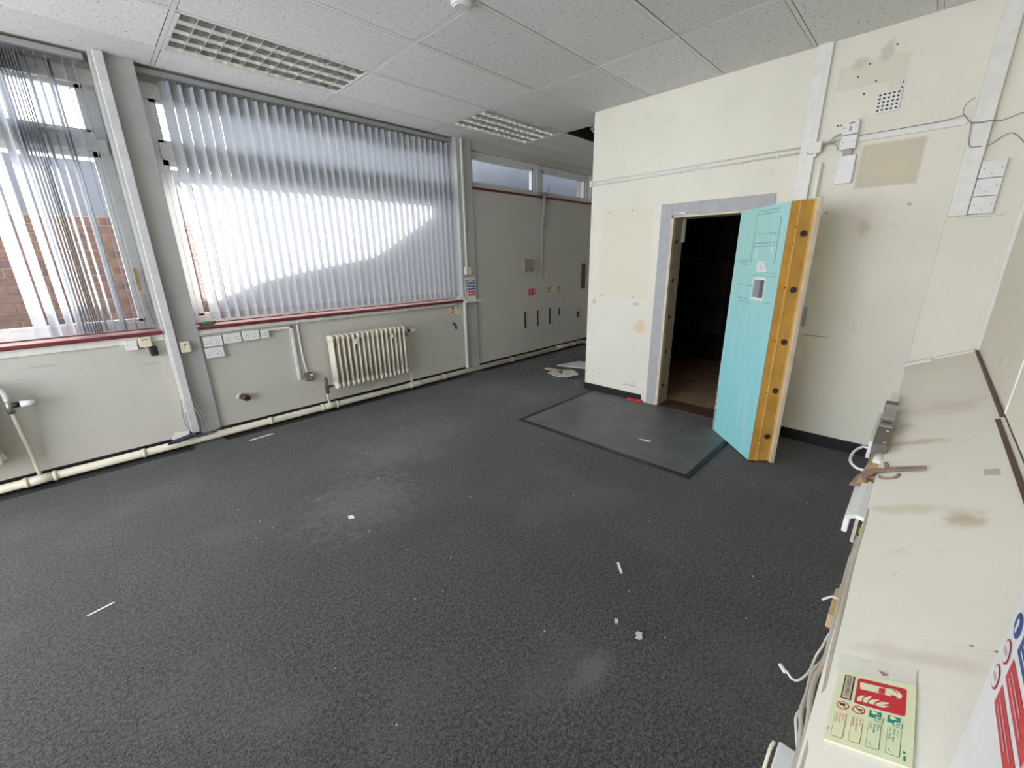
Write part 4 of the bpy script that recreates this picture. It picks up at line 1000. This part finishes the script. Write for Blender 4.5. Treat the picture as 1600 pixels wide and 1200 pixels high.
tag(wires.build('linking_cable', M_GREYB), 'short grey cables linking the junction box to the fused switch', 'cable')
t = thing('mini_trunking', 'flat white mini trunking from the outlets to the right corner', 'trunking', (XD, 0.28, 2.22))
MB().box(XD - 0.014, XD, 0.02, 0.534, 2.222, 2.258).build('trunking', M_TRUNK, t, bev=0.003)
# air vent with 25 square holes
t = thing('air_vent', 'square white air vent with five rows of small holes', 'vent', (XD, 0.415, 2.385))
g = MB(); y0v, y1v, z0v, z1v = 0.358, 0.472, 2.380, 2.490
g_bars = 5
cell = (y1v - y0v) / 5; ch_ = (z1v - z0v) / 5
for i in range(6):
    a = y0v + i * cell; g.box(XD - 0.008, XD - 0.002, a - 0.0055, a + 0.0055, z0v - 0.006, z1v + 0.006)
    a = z0v + i * ch_
    for j in range(5): g.box(XD - 0.008, XD - 0.002, y0v + j * cell + 0.0055, y0v + (j + 1) * cell - 0.0055, a - 0.0055, a + 0.0055)
g.build('grille', M_TRUNK, t)
MB().box(XD - 0.0015, XD - 0.0005, y0v, y1v, z0v, z1v).build('dark_void', M_BLK, t)
# screw holes left in the plaster
for k, (yy, zz) in enumerate(((0.66, 2.345), (0.645, 2.345), (0.60, 2.62), (0.55, 2.68), (0.43, 2.75), (0.50, 2.57), (0.36, 2.53), (0.36, 2.50), (0.55, 2.51), (2.46, 1.93), (2.20, 1.93), (2.50, 1.10), (2.13, 1.10), (2.5, 0.22), (2.05, 0.20))):
    h = MB().cyl((XD - 0.0012, yy, zz), (XD + 0.002, yy, zz), 0.0055, n=8).build('screw_hole', M_BLK, wf)
tag(MB().box(XD - 0.07, XD - 0.012, 1.93, 2.09, 0.0145, 0.03).build('red_strip', mat('red_plastic', (0.55, 0.04, 0.05), 0.5), bev=0.004), 'small red plastic strip on the mat by the skirting', 'scrap')

# right return wall: boxing, switch plates, wires
t = thing('corner_boxing', 'tall white box casing at the right corner beside the switch plates', 'casing', (XD - 0.05, -0.05, 1.70))
MB().box(XD - 0.075, XD - 0.034, -0.085, -0.004, 1.705, ZC).build('casing', M_TRUNK, t, bev=0.004)
for k, lb in enumerate(('lowest', 'middle', 'top')):
    z0 = 1.712 + 0.098 * k
    t = thing('switch_plate', lb + ' of the three stacked white switch plates at the right corner', 'switch', (XD - 0.05, -0.14, z0), 0, 'stacked switch plates')
    MB().box(XD - 0.066, XD - 0.035, -0.190, -0.088, z0, z0 + 0.095).build('plate', M_WHITE, t, bev=0.003)
    for yy in (-0.105, -0.175): MB().cyl((XD - 0.068, yy, z0 + 0.05), (XD - 0.065, yy, z0 + 0.05), 0.0042, n=8).build('screw', M_STEEL, t)
    MB().cyl((XD - 0.068, -0.14, z0 + 0.022), (XD - 0.065, -0.14, z0 + 0.022), 0.004, n=8).build('screw', M_STEEL, t)
    MB().box(XD - 0.0675, XD - 0.066, -0.155, -0.125, z0 + 0.038, z0 + 0.058).build('marking', M_TRUNK, t)
tag(MB().box(XD - 0.062, XD - 0.034, -0.235, -0.05, 1.696, 1.704).build('base_lip', M_TRUNK, bev=0.002), 'thin white lip under the stacked switch plates', 'trim')
wire = MB()
X_ = XD - 0.085
wire.tube(spline([(X_, 0.016, 2.345), (X_, 0.045, 2.315), (X_, 0.048, 2.275), (X_, 0.035, 2.255), (X_, 0.012, 2.225), (X_, -0.01, 2.205)], 6), 0.0028, 6)
wire.tube(spline([(X_, 0.01, 2.225), (X_, 0.0, 2.20), (X_, -0.006, 2.13), (X_, -0.02, 2.085), (X_, -0.055, 2.080), (X_ + 0.04, -0.10, 2.09), (X_ + 0.045, -0.15, 2.13), (X_ + 0.045, -0.175, 2.135), (X_ + 0.045, -0.21, 2.105), (X_ + 0.045, -0.26, 2.04)], 6), 0.0026, 6)
wire.tube(spline([(X_, 0.0, 2.215), (X_, -0.04, 2.208), (X_, -0.075, 2.21), (X_ + 0.045, -0.12, 2.21), (X_ + 0.045, -0.2, 2.235), (X_ + 0.045, -0.29, 2.25)], 6), 0.003, 6)
wire.tube(spline([(XD - 0.016, 0.53, 2.258), (XD - 0.016, 0.15, 2.262), (XD - 0.04, 0.05, 2.27), (X_, 0.035, 2.255)], 6), 0.0025, 6)
tag(wire.build('loose_wall_wire', M_CABLEG), 'loose grey wire looping across the right corner above the switch plates', 'wire')

# ================================================================ SLOPING LEDGE
SU = Vector((0, -0.312, 0.144)).normalized(); SN = Vector((0, 0.144, 0.312)).normalized()
ld = thing('sloping_ledge', 'sloping cream boxed-in ledge along the right wall', 'ledge', (1.5, -0.15, 0.0))
def slope(x, s, h=0.0): return Vector((x, 0, 0.7544)) + SU * s + SN * h
def slab_on_ledge(mb, x0, x1, s0, s1, h0, h1):
    return mb.obox(slope(x0, s0, h0), Vector((x1 - x0, 0, 0)), SU * (s1 - s0), SN * (h1 - h0))
SLEN = 0.336
# boards of the ledge top butt together
for a, b_ in ((XB, -0.6), (-0.6, 0.95), (0.95, 2.40), (2.40, 2.86), (2.86, XD - 0.036)):
    m_ = MB(); slab_on_ledge(m_, a + 0.0006, b_ - 0.0006, 0.0, SLEN, -0.018, 0.0); m_.build('top_board', M_LEDGE, ld)
MB().box(XB, XD - 0.036, -0.03, -0.008, 0.0, 0.735).build('front_board', M_LEDGE, ld)
m_ = MB(); slab_on_ledge(m_, 2.34, XD - 0.04, SLEN - 0.012, SLEN, 0.0, 0.002); m_.build('gap_shadow_strip', M_BROWN, ld)
m_ = MB(); slab_on_ledge(m_, 0.7, 2.32, SLEN - 0.026, SLEN - 0.012, 0.0, 0.002); m_.build('gap_shadow_strip', M_BROWN, ld)
m_ = MB(); slab_on_ledge(m_, XD - 0.075, XD - 0.036, 0.0, SLEN - 0.01, 0.0, 0.012); m_.build('end_fillet', M_TRUNK, ld, bev=0.003)
m_ = MB(); slab_on_ledge(m_, XD - 0.13, XD - 0.055, -0.012, 0.13, 0.001, 0.016); tag(m_.build('broken_trim', M_WHITE, bev=0.002), 'broken white trim end lying at the far tip of the ledge', 'trim')
# luminous extinguisher sign lying on the ledge; t runs toward the camera, s up the slope
W, H = 0.160, 0.104
sg = thing('extinguisher_sign', 'pale green luminous foam spray extinguisher sign lying on the ledge', 'sign', tuple(slope(0.742, 0.078)))
F = Frame(slope(0.822, 0.025, 0.0015), (-1, 0, 0), SU)
assert F.n.z > 0
m_ = MB(); F.slab(m_, 0, W, 0, H, -0.001, 0.002); m_.build('board', M_LUM, sg)
e0 = 0.0024
def T(t_): return t_ * W
def SS(s_): return s_ * H
def part_poly(nm, m, pts, dz=0.0):
    q = MB(); q.poly([F.p(T(t_), SS(s_), e0 + dz) for s_, t_ in pts]); o = q.build(nm, m, sg)
    return o
q = MB(); F.rrect(q, T(0.078), T(0.450), SS(0.280), SS(0.895), 0.004, e0); q.build('red_panel', M_SIGNRED, sg)
part_poly('extinguisher_pictogram', M_LUM, [(0.314, 0.136), (0.552, 0.135), (0.64, 0.138), (0.737, 0.120), (0.808, 0.142), (0.848, 0.188), (0.831, 0.232), (0.785, 0.234), (0.778, 0.212), (0.72, 0.211), (0.705, 0.237), (0.642, 0.231), (0.328, 0.237)], 0.0003)
part_poly('extinguisher_hose_gap', M_SIGNRED, [(0.70, 0.128), (0.745, 0.132), (0.80, 0.165), (0.785, 0.170), (0.745, 0.150)], 0.0006)
part_poly('extinguisher_label', M_SIGNRED, [(0.563, 0.154), (0.64, 0.149), (0.639, 0.226), (0.562, 0.231)], 0.0006)
for pts in ([(0.317, 0.416), (0.311, 0.368), (0.345, 0.329), (0.402, 0.314), (0.373, 0.368), (0.377, 0.407)],
            [(0.394, 0.406), (0.388, 0.359), (0.424, 0.327), (0.477, 0.296), (0.485, 0.315), (0.45, 0.358), (0.444, 0.408)],
            [(0.455, 0.406), (0.462, 0.368), (0.504, 0.336), (0.593, 0.32), (0.54, 0.358), (0.522, 0.404)],
            [(0.539, 0.406), (0.553, 0.374), (0.617, 0.337), (0.704, 0.324), (0.696, 0.345), (0.642, 0.368), (0.601, 0.406)],
            [(0.584, 0.409), (0.632, 0.382), (0.721, 0.37), (0.667, 0.398), (0.635, 0.414)]):
    part_poly('flame', M_LUM, pts, 0.0003)
q = MB(); F.rectp(q, T(0.076), T(0.430), SS(0.100), SS(0.240), e0); q.build('name_border', M_SIGNBLACK, sg)
q = MB(); F.rectp(q, T(0.088), T(0.418), SS(0.118), SS(0.222), e0 + 0.0003); q.build('name_panel', M_SIGNTAN, sg)
text('name_text', 'FOAM SPRAY', 0.0086, M_SIGNBLACK, sg, F, T(0.253), SS(0.170), e0 + 0.0006, 'CENTER', 0.92)
for (s_, col) in ((0.151, 0), (0.355, 1)):
    q = MB(); F.disc(q, T(0.525), SS(s_), 0.0086, e0); q.build('prohibition_ring', M_SIGNRED, sg)
    q = MB(); F.disc(q, T(0.525), SS(s_), 0.0070, e0 + 0.0003); q.build('prohibition_disc', M_LUM, sg)
    q = MB()
    c = F.p(T(0.525), SS(s_), e0 + 0.0006); a = (F.u + F.v).normalized() * 0.0075; bb = (F.u - F.v).normalized() * 0.0009
    q.poly([c - a - bb, c + a - bb, c + a + bb, c - a + bb]); q.build('prohibition_bar', M_SIGNRED, sg)
    q = MB()
    if col == 0:
        F.disc(q, T(0.515), SS(s_) + 0.0015, 0.0026, e0 + 0.0009, 10); F.rectp(q, T(0.525) - 0.004, T(0.525) + 0.001, SS(s_) - 0.004, SS(s_) - 0.001, e0 + 0.0009)
    else:
        q.poly([F.p(T(0.525) + a_, SS(s_) + b_, e0 + 0.0009) for a_, b_ in ((-0.001, 0.0055), (0.0012, 0.0055), (0.0002, 0.001), (0.002, 0.001), (-0.001, -0.0055), (-0.0002, -0.0005), (-0.002, -0.0005))])
    q.build('prohibition_symbol', M_SIGNBLACK, sg)
for (s0, s1, sb0, sb1, ch) in ((0.485, 0.630, 0.560, 0.660, 'B'), (0.700, 0.848, 0.775, 0.875, 'A')):
    q = MB(); F.rectp(q, T(0.482), T(0.572), SS(s0), SS(s1), e0); q.build('green_symbol', M_SIGNGREEN, sg)
    q = MB(); F.rectp(q, T(0.545), T(0.605), SS(sb0), SS(sb1), e0 + 0.0003); F_ = q.build('class_border', M_SIGNGREEN, sg)
    q = MB(); F.rectp(q, T(0.549), T(0.601), SS(sb0 + 0.008), SS(sb1 - 0.008), e0 + 0.0006); q.build('class_panel', M_LUM, sg)
    text('class_letter', ch, 0.0085, M_SIGNGREEN, sg, F, T(0.575), SS((sb0 + sb1) / 2), e0 + 0.0009, 'CENTER')
    q = MB(); cu, cv = T(0.515), SS((s0 + s1) / 2)
    q.poly([F.p(cu + a_, cv + b_, e0 + 0.0003) for a_, b_ in ((-0.004, -0.004), (0.001, -0.005), (0.003, -0.001), (0.001, 0.001), (0.0015, 0.005), (-0.002, 0.001), (-0.004, 0.003))]); q.build('green_symbol_print', M_LUM, sg)
for (s0, s1, m, body, tick) in ((0.077, 0.225, M_SIGNORANGE, 'Not for\nFlammable\nmetal fires', 0), (0.290, 0.432, M_SIGNORANGE, 'Not for\nLive electrical\nequipment', 0),
                                (0.493, 0.645, M_SIGNGREEN, 'Safe for\nFlammable\nLiquids', 1), (0.712, 0.868, M_SIGNGREEN, 'Safe for\nWood, Paper\nand Textiles', 1)):
    q = MB(); F.rrect(q, T(0.625), T(0.935), SS(s0), SS(s1), 0.0025, e0); q.build('text_box', m, sg)
    q = MB(); F.rrect(q, T(0.625) + 0.0006, T(0.935) - 0.0006, SS(s0) + 0.0006, SS(s1) - 0.0006, 0.002, e0 + 0.0003); q.build('text_box_panel', M_LUM, sg)
    text('box_text', body, 0.0046, m, sg, F, T(0.64), SS((s0 + s1) / 2) , e0 + 0.0006, 'LEFT', 0.95)
    if tick:
        q = MB(); cu, cv = T(0.895), SS(s0 + 0.035)
        q.poly([F.p(cu + a_, cv + b_, e0 + 0.0006) for a_, b_ in ((-0.003, 0.001), (-0.0012, -0.001), (0.004, 0.005), (-0.001, 0.0008))]); q.build('tick', m, sg)
q = MB(); F.rectp(q, T(0.84), T(0.89), SS(0.020), SS(0.042), e0); q.build('maker_mark', M_SIGNPINK, sg)
q = MB(); F.rectp(q, T(0.85), T(0.875), SS(0.895), SS(0.925), e0); F.rectp(q, T(0.90), T(0.955), SS(0.905), SS(0.930), e0); q.build('maker_mark', M_SIGNGREEN, sg)
m_ = MB(); slab_on_ledge(m_, 0.823, 0.862, 0.020, 0.128, 0.0003, 0.0018); tag(m_.build('paper_backing', mat('pale_backing', (0.78, 0.76, 0.66), 0.6)), 'pale paper strip on the ledge above the luminous sign', 'paper')
m_ = MB(); m_.prism([slope(0.838, 0.080, 0.003), slope(0.829, 0.086, 0.003), slope(0.833, 0.093, 0.003)], SN * 0.002); tag(m_.build('paint_flake', M_RUST), 'brown paint flake at the edge of the luminous sign', 'flake')
# near fire action notice on the pier
nn = thing('fire_notice', 'white fire action notice with red bars at the right edge, nearest the camera', 'notice', (0.6, -0.148, 0.80))
fire_action(nn, Frame((0.676, -0.1495, 0.955), (-1, 0, 0), (0, 0, 1)), 1.0)
bl = MB(); Frame((0.676, -0.1495, 0.835), (-1, 0, 0), (0, 0, 1)).slab(bl, 0, 0.185, 0, 0.12, 0, 0.003); bl.build('lower_board', M_SIGNWHITE, nn)

# ---- boxes, timber and cables along the front edge of the ledge
t = thing('trunking_end', 'white trunking end at the far end of the ledge edge', 'trunking', (2.95, 0.01, 0.69))
MB().box(2.72, 2.90, -0.008, 0.026, 0.70, 0.785).build('cover', M_WHITE, t, bev=0.003)
t = thing('metal_outlet_box', 'brown and grey metal outlet box screwed to the ledge edge', 'outlet box', (2.3, 0.01, 0.69))
MB().box(2.60, 2.66, -0.012, 0.034, 0.70, 0.80).build('dark_band', mat('dark_grey_band', (0.10, 0.10, 0.10), 0.5), t, bev=0.003)
MB().box(2.36, 2.60, -0.012, 0.030, 0.70, 0.80).build('grey_housing', M_GREYB, t, bev=0.004)
MB().box(2.25, 2.36, -0.014, 0.033, 0.70, 0.797).build('knockout_housing', mat('taupe_metal', (0.27, 0.25, 0.22), 0.5), t, bev=0.004)
MB().cyl((2.305, 0.010, 0.7965), (2.305, 0.010, 0.7985), 0.017, n=16).build('knockout', M_BLK, t)
MB().box(2.02, 2.25, -0.014, 0.034, 0.70, 0.79).build('brown_housing', M_TANW, t, bev=0.004)
MB().box(2.08, 2.50, 0.034, 0.046, 0.70, 0.775).build('side_plate', M_WHITE, t, bev=0.002)
for xx_ in (2.05, 2.20): MB().cyl((xx_, 0.0, 0.789), (xx_, 0.0, 0.792), 0.005, n=8).build('screw', M_SIGNWHITE, t)
tag(MB().cyl((1.92, 0.006, 0.748), (2.02, 0.006, 0.748), 0.014, n=12).build('cable_gland', M_WHITE, smooth=True), 'short white gland between the brown box and the timber bracket', 'gland')
tag(MB().tube(spline([(2.10, 0.03, 0.73), (2.12, 0.06, 0.73), (2.06, 0.083, 0.72), (1.97, 0.083, 0.715), (1.90, 0.055, 0.72), (1.88, 0.02, 0.73)], 6), 0.005, 8).build('looped_cable', M_CABLEW, smooth=True), 'white cable looping out from the ledge edge by the brown box', 'cable')
t = thing('timber_bracket', 'broken raw timber block at the ledge edge under a rusty strap', 'timber', (1.85, 0.02, 0.70))
m_ = MB(); m_.prism([(1.98, -0.006, 0.715), (2.0, 0.024, 0.715), (1.86, 0.034, 0.715), (1.70, 0.045, 0.715), (1.74, 0.018, 0.715), (1.78, 0.020, 0.715), (1.79, -0.006, 0.715)], (0, 0, 0.035)); m_.build('block', M_WOOD, t, bev=0.002)
m_ = MB(); m_.prism([(1.745, -0.008, 0.705), (1.775, 0.016, 0.705), (1.72, 0.030, 0.705), (1.70, 0.0, 0.705)], (0, 0, 0.035)); m_.build('splinter', M_WOOD, t)
t = thing('steel_strap', 'rusty flat steel strap bent over the ledge edge', 'strap', (1.82, -0.04, 0.75))
st_pts = [Vector((1.71, 0.046, 0.735)), Vector((1.77, 0.034, 0.75)), Vector((1.815, 0.012, 0.7625)), slope(1.83, 0.02, 0.008), slope(1.83, 0.07, 0.007), slope(1.83, 0.122, 0.006), slope(1.83, 0.128, 0.005)]
m_ = MB()
for a, b_ in zip(st_pts[:-1], st_pts[1:]):
    side = (b_ - a).cross(SN).normalized() * 0.016
    m_.obox(a - side - SN * 0.002, b_ - a, side * 2, SN * 0.004)
m_.build('strap', M_RUST, t)
MB().cyl(slope(1.875, 0.025, 0.0), slope(1.875, 0.025, 0.016), 0.007, n=8).build('bolt', M_RUST, t)
m_ = MB(); m_.tube(spline([slope(1.77, 0.012, 0.004), slope(1.755, 0.03, 0.004), slope(1.76, 0.055, 0.004), slope(1.785, 0.062, 0.004)], 4), 0.005, 6); m_.build('clip_wire', M_RUST, t)
t = thing('junction_cover', 'crumpled white box cover hanging at the ledge edge', 'cover', (1.6, 0.02, 0.70))
m_ = MB(); m_.prism([(1.735, -0.008, 0.735), (1.745, 0.012, 0.738), (1.722, 0.016, 0.738), (1.722, 0.030, 0.735), (1.46, 0.043, 0.73), (1.47, 0.018, 0.738), (1.462, -0.004, 0.738), (1.6, -0.008, 0.74)], (0, 0, 0.012)); m_.build('cover', M_SIGNWHITE, t, bev=0.002)
m_ = MB(); m_.box(1.455, 1.72, 0.030, 0.044, 0.69, 0.735); m_.build('side', M_WHITE, t, bev=0.003)
MB().obox((1.47, 0.018, 0.736), (-0.125, -0.001, -0.008), (0, -0.008, 0), (0, 0, 0.003)).build('tongue', M_WHITE, t)
tag(MB().prism([(1.46, 0.000, 0.742), (1.385, 0.004, 0.742), (1.375, -0.006, 0.742), (1.44, -0.010, 0.742)], (0, 0, 0.004)).build('yellow_tape', M_HILITE), 'bit of bright yellow tape at the ledge edge', 'tape')
tag(MB().box(1.30, 1.47, -0.008, 0.010, 0.69, 0.715).build('brown_backing', M_TANW, bev=0.002), 'brown metal strip below the white cover at the ledge edge', 'strip')
t = thing('timber_block', 'small raw timber block with white cable stub at the ledge edge', 'timber', (1.04, 0.01, 0.70))
MB().box(0.985, 1.09, -0.006, 0.016, 0.71, 0.745).build('block', M_WOOD, t, bev=0.003)
MB().box(1.045, 1.10, -0.006, 0.010, 0.745, 0.752).build('dirty_chip', M_CABLE, t, bev=0.002)
MB().tube(spline([(1.05, 0.006, 0.745), (1.045, 0.018, 0.748), (1.028, 0.032, 0.742)], 4), 0.0026, 6).build('stub', M_CABLEW, t, smooth=True)
cab = thing('edge_cables', 'bundle of dirty beige cables lying along the front edge of the ledge', 'cables', (1.1, 0.0, 0.72))
def cabl(pts, rad, m=M_CABLE): MB().tube(spline(pts, 8), rad, 8).build('cable', m, cab, smooth=True)
cabl([(1.62, -0.004, 0.748), (1.45, -0.006, 0.752), (1.2, -0.003, 0.752), (1.0, -0.006, 0.753), (0.85, -0.008, 0.753), (0.78, -0.010, 0.753), (0.70, -0.010, 0.752), (0.62, -0.008, 0.752), (0.45, -0.008, 0.752), (0.2, -0.004, 0.752)], 0.0062)
cabl([(1.35, 0.002, 0.748), (1.15, 0.003, 0.747), (0.95, 0.001, 0.748), (0.84, 0.000, 0.749), (0.795, 0.007, 0.748), (0.74, 0.006, 0.748), (0.69, 0.0, 0.749), (0.60, -0.001, 0.749), (0.4, 0.0, 0.748)], 0.0045)
cabl([(1.25, 0.006, 0.742), (1.0, 0.004, 0.742), (0.86, 0.002, 0.745), (0.81, 0.013, 0.742), (0.755, 0.012, 0.742), (0.71, 0.013, 0.742), (0.67, 0.006, 0.744), (0.61, 0.002, 0.744), (0.4, 0.003, 0.744)], 0.0036)
cabl([(0.73, 0.010, 0.74), (0.70, 0.017, 0.738), (0.67, 0.012, 0.74), (0.635, 0.003, 0.742)], 0.0022, M_CABLEW)
tag(MB().tube(spline([(0.945, 0.0, 0.748), (0.92, 0.006, 0.745), (0.885, 0.010, 0.742), (0.855, 0.015, 0.738), (0.815, 0.018, 0.734), (0.785, 0.028, 0.73), (0.778, 0.038, 0.73), (0.785, 0.050, 0.734)], 6), 0.0020, 6).build('thin_lead', M_CABLEW, smooth=True), 'thin white lead curling off the ledge edge above the sign', 'lead')
tag(MB().obox((0.782, 0.048, 0.731), (0.010, 0.012, 0.002), (-0.004, 0.004, 0), (0, 0, 0.005)).build('lead_connector', M_WHITE, bev=0.0008), 'tiny white connector on the end of the curled lead', 'connector')
tag(MB().box(0.10, 0.668, 0.004, 0.030, 0.66, 0.70).build('edge_trunking', M_SIGNWHITE, bev=0.003), 'white trunking fixed to the front of the ledge at the bottom of the view', 'trunking')
tag(MB().tube(spline([(0.63, 0.034, 0.735), (0.615, 0.036, 0.735), (0.58, 0.036, 0.72), (0.5, 0.036, 0.70)], 5), 0.0026, 6).build('cut_wire', M_OFFW, smooth=True), 'cut yellowish wire end at the bottom beside the ledge trunking', 'wire')

# ================================================================ FLOOR ITEMS
t = thing('floor_mat', 'dark rubber mat with black edging in front of the vault doorway', 'mat', (3.27, 1.745, 0.0))
MB().box(2.695, 3.91, 0.955, 2.545, 0.0, 0.011).build('surface', M_MAT, t)
eb = 0.036
for a in ((2.668, 2.668 + eb, 0.93, 2.565), (2.668 + eb, 3.915, 0.93, 0.93 + eb), (2.668 + eb, 3.915, 2.565 - eb, 2.565)):
    MB().box(*a, 0.0, 0.0125).build('edging', M_MATEDGE, t, bev=0.003)
def shard(name, pts, z0, th, label, m=M_PLASTER, cat='debris', tilt=(0, 0)):
    q = MB(); c = pts[0]
    q.prism([(x, y, z0 + (x - c[0]) * tilt[0] + (y - c[1]) * tilt[1]) for x, y in pts], (0, 0, th))
    return tag(q.build(name, m), label, cat)
shard('tile_fragment', [(4.95, 3.50), (4.55, 3.60), (4.62, 3.33), (4.70, 3.10), (5.05, 3.15)], 0.002, 0.012, 'white broken ceiling tile piece on the carpet by the vault corner', M_CEIL)
shard('tile_fragment', [(4.36, 3.34), (4.40, 3.20), (4.25, 3.00), (4.10, 3.06), (4.13, 3.18)], 0.018, 0.012, 'upper beige tile fragment leaning on the others near the vault corner', tilt=(0.05, -0.08))
shard('tile_fragment', [(4.30, 3.42), (4.16, 3.44), (4.08, 3.21), (4.18, 3.15)], 0.002, 0.012, 'beige tile fragment lying under the upper one near the vault corner')
shard('tile_fragment', [(4.36, 3.60), (4.30, 3.62), (4.27, 3.42), (4.38, 3.38)], 0.002, 0.012, 'narrow pale tile sliver beside the stacked fragments')
shard('paper_strip', [(0.725, 4.003), (0.735, 3.982), (0.93, 3.992), (0.915, 4.012)], 0.001, 0.002, 'long white paper strip on the carpet beside the heating pipe', M_SIGNWHITE, 'paper')
shard('white_stick', [(1.604, 0.858), (1.609, 0.848), (1.556, 0.798), (1.551, 0.808)], 0.001, 0.005, 'short white plastic stick on the carpet in the foreground', M_SIGNWHITE, 'scrap')
shard('paper_sliver', [(-0.315, 2.392), (-0.305, 2.386), (-0.218, 2.402), (-0.226, 2.41)], 0.001, 0.002, 'thin white sliver on the carpet at the lower left', M_SIGNWHITE, 'paper')
shard('paper_scrap', [(0.83, 2.26), (0.855, 2.25), (0.85, 2.215), (0.82, 2.23)], 0.001, 0.004, 'small white paper scrap in the middle of the carpet', M_SIGNWHITE, 'paper')
shard('plaster_lump', [(1.303, 0.580), (1.309, 0.562), (1.296, 0.560), (1.290, 0.550), (1.276, 0.556), (1.270, 0.574), (1.283, 0.572), (1.290, 0.583)], 0.001, 0.008, 'largest plaster lump on the carpet in the foreground')
shard('plaster_lump', [(1.295, 0.685), (1.30, 0.672), (1.288, 0.662), (1.276, 0.674)], 0.001, 0.007, 'small plaster crumb just beyond the largest lump')
shard('paper_scrap', [(3.03, 1.50), (3.05, 1.45), (3.06, 1.40), (3.025, 1.41)], 0.012, 0.002, 'small white scrap lying on the rubber mat', M_SIGNWHITE, 'paper')
# crumbs scattered on the carpet: uncountable specks
cr = MB()
for k in range(260):
    if k < 110: x, y = random.uniform(3.9, 5.6), random.uniform(2.75, 4.1)
    elif k < 150: x, y = random.uniform(2.5, 3.9), random.uniform(0.2, 3.2)
    else: x, y = random.uniform(0.3, 2.6), random.uniform(0.15, 3.9)
    s = random.uniform(0.0015, 0.0055) * (1.7 if k < 110 else 0.8)
    z0 = 0.013 if (2.66 < x < 3.92 and 0.92 < y < 2.57) else 0.001
    a = random.uniform(0, 6.28)
    cr.prism([(x + s * math.cos(a + j * 2.1) * random.uniform(.6, 1.3), y + s * math.sin(a + j * 2.1) * random.uniform(.6, 1.3), z0) for j in range(3)], (0, 0, s * 0.6))
cr = cr.build('plaster_crumbs', M_PLASTER); cr['kind'] = 'stuff'; tag(cr, 'scattered white plaster crumbs all over the carpet', 'debris')
# green scrap and paper on the sill behind the column
vv = MB(); vv.prism([(0.61, 4.31, 0.995), (0.70, 4.30, 0.995), (0.73, 4.34, 0.995), (0.66, 4.37, 0.995)], (0.01, 0, 0.028))
tag(vv.build('green_scrap', mat('green_foil', (0.03, 0.16, 0.06), 0.4), bev=0.004), 'crumpled green scrap on the red sill beside the column', 'scrap')
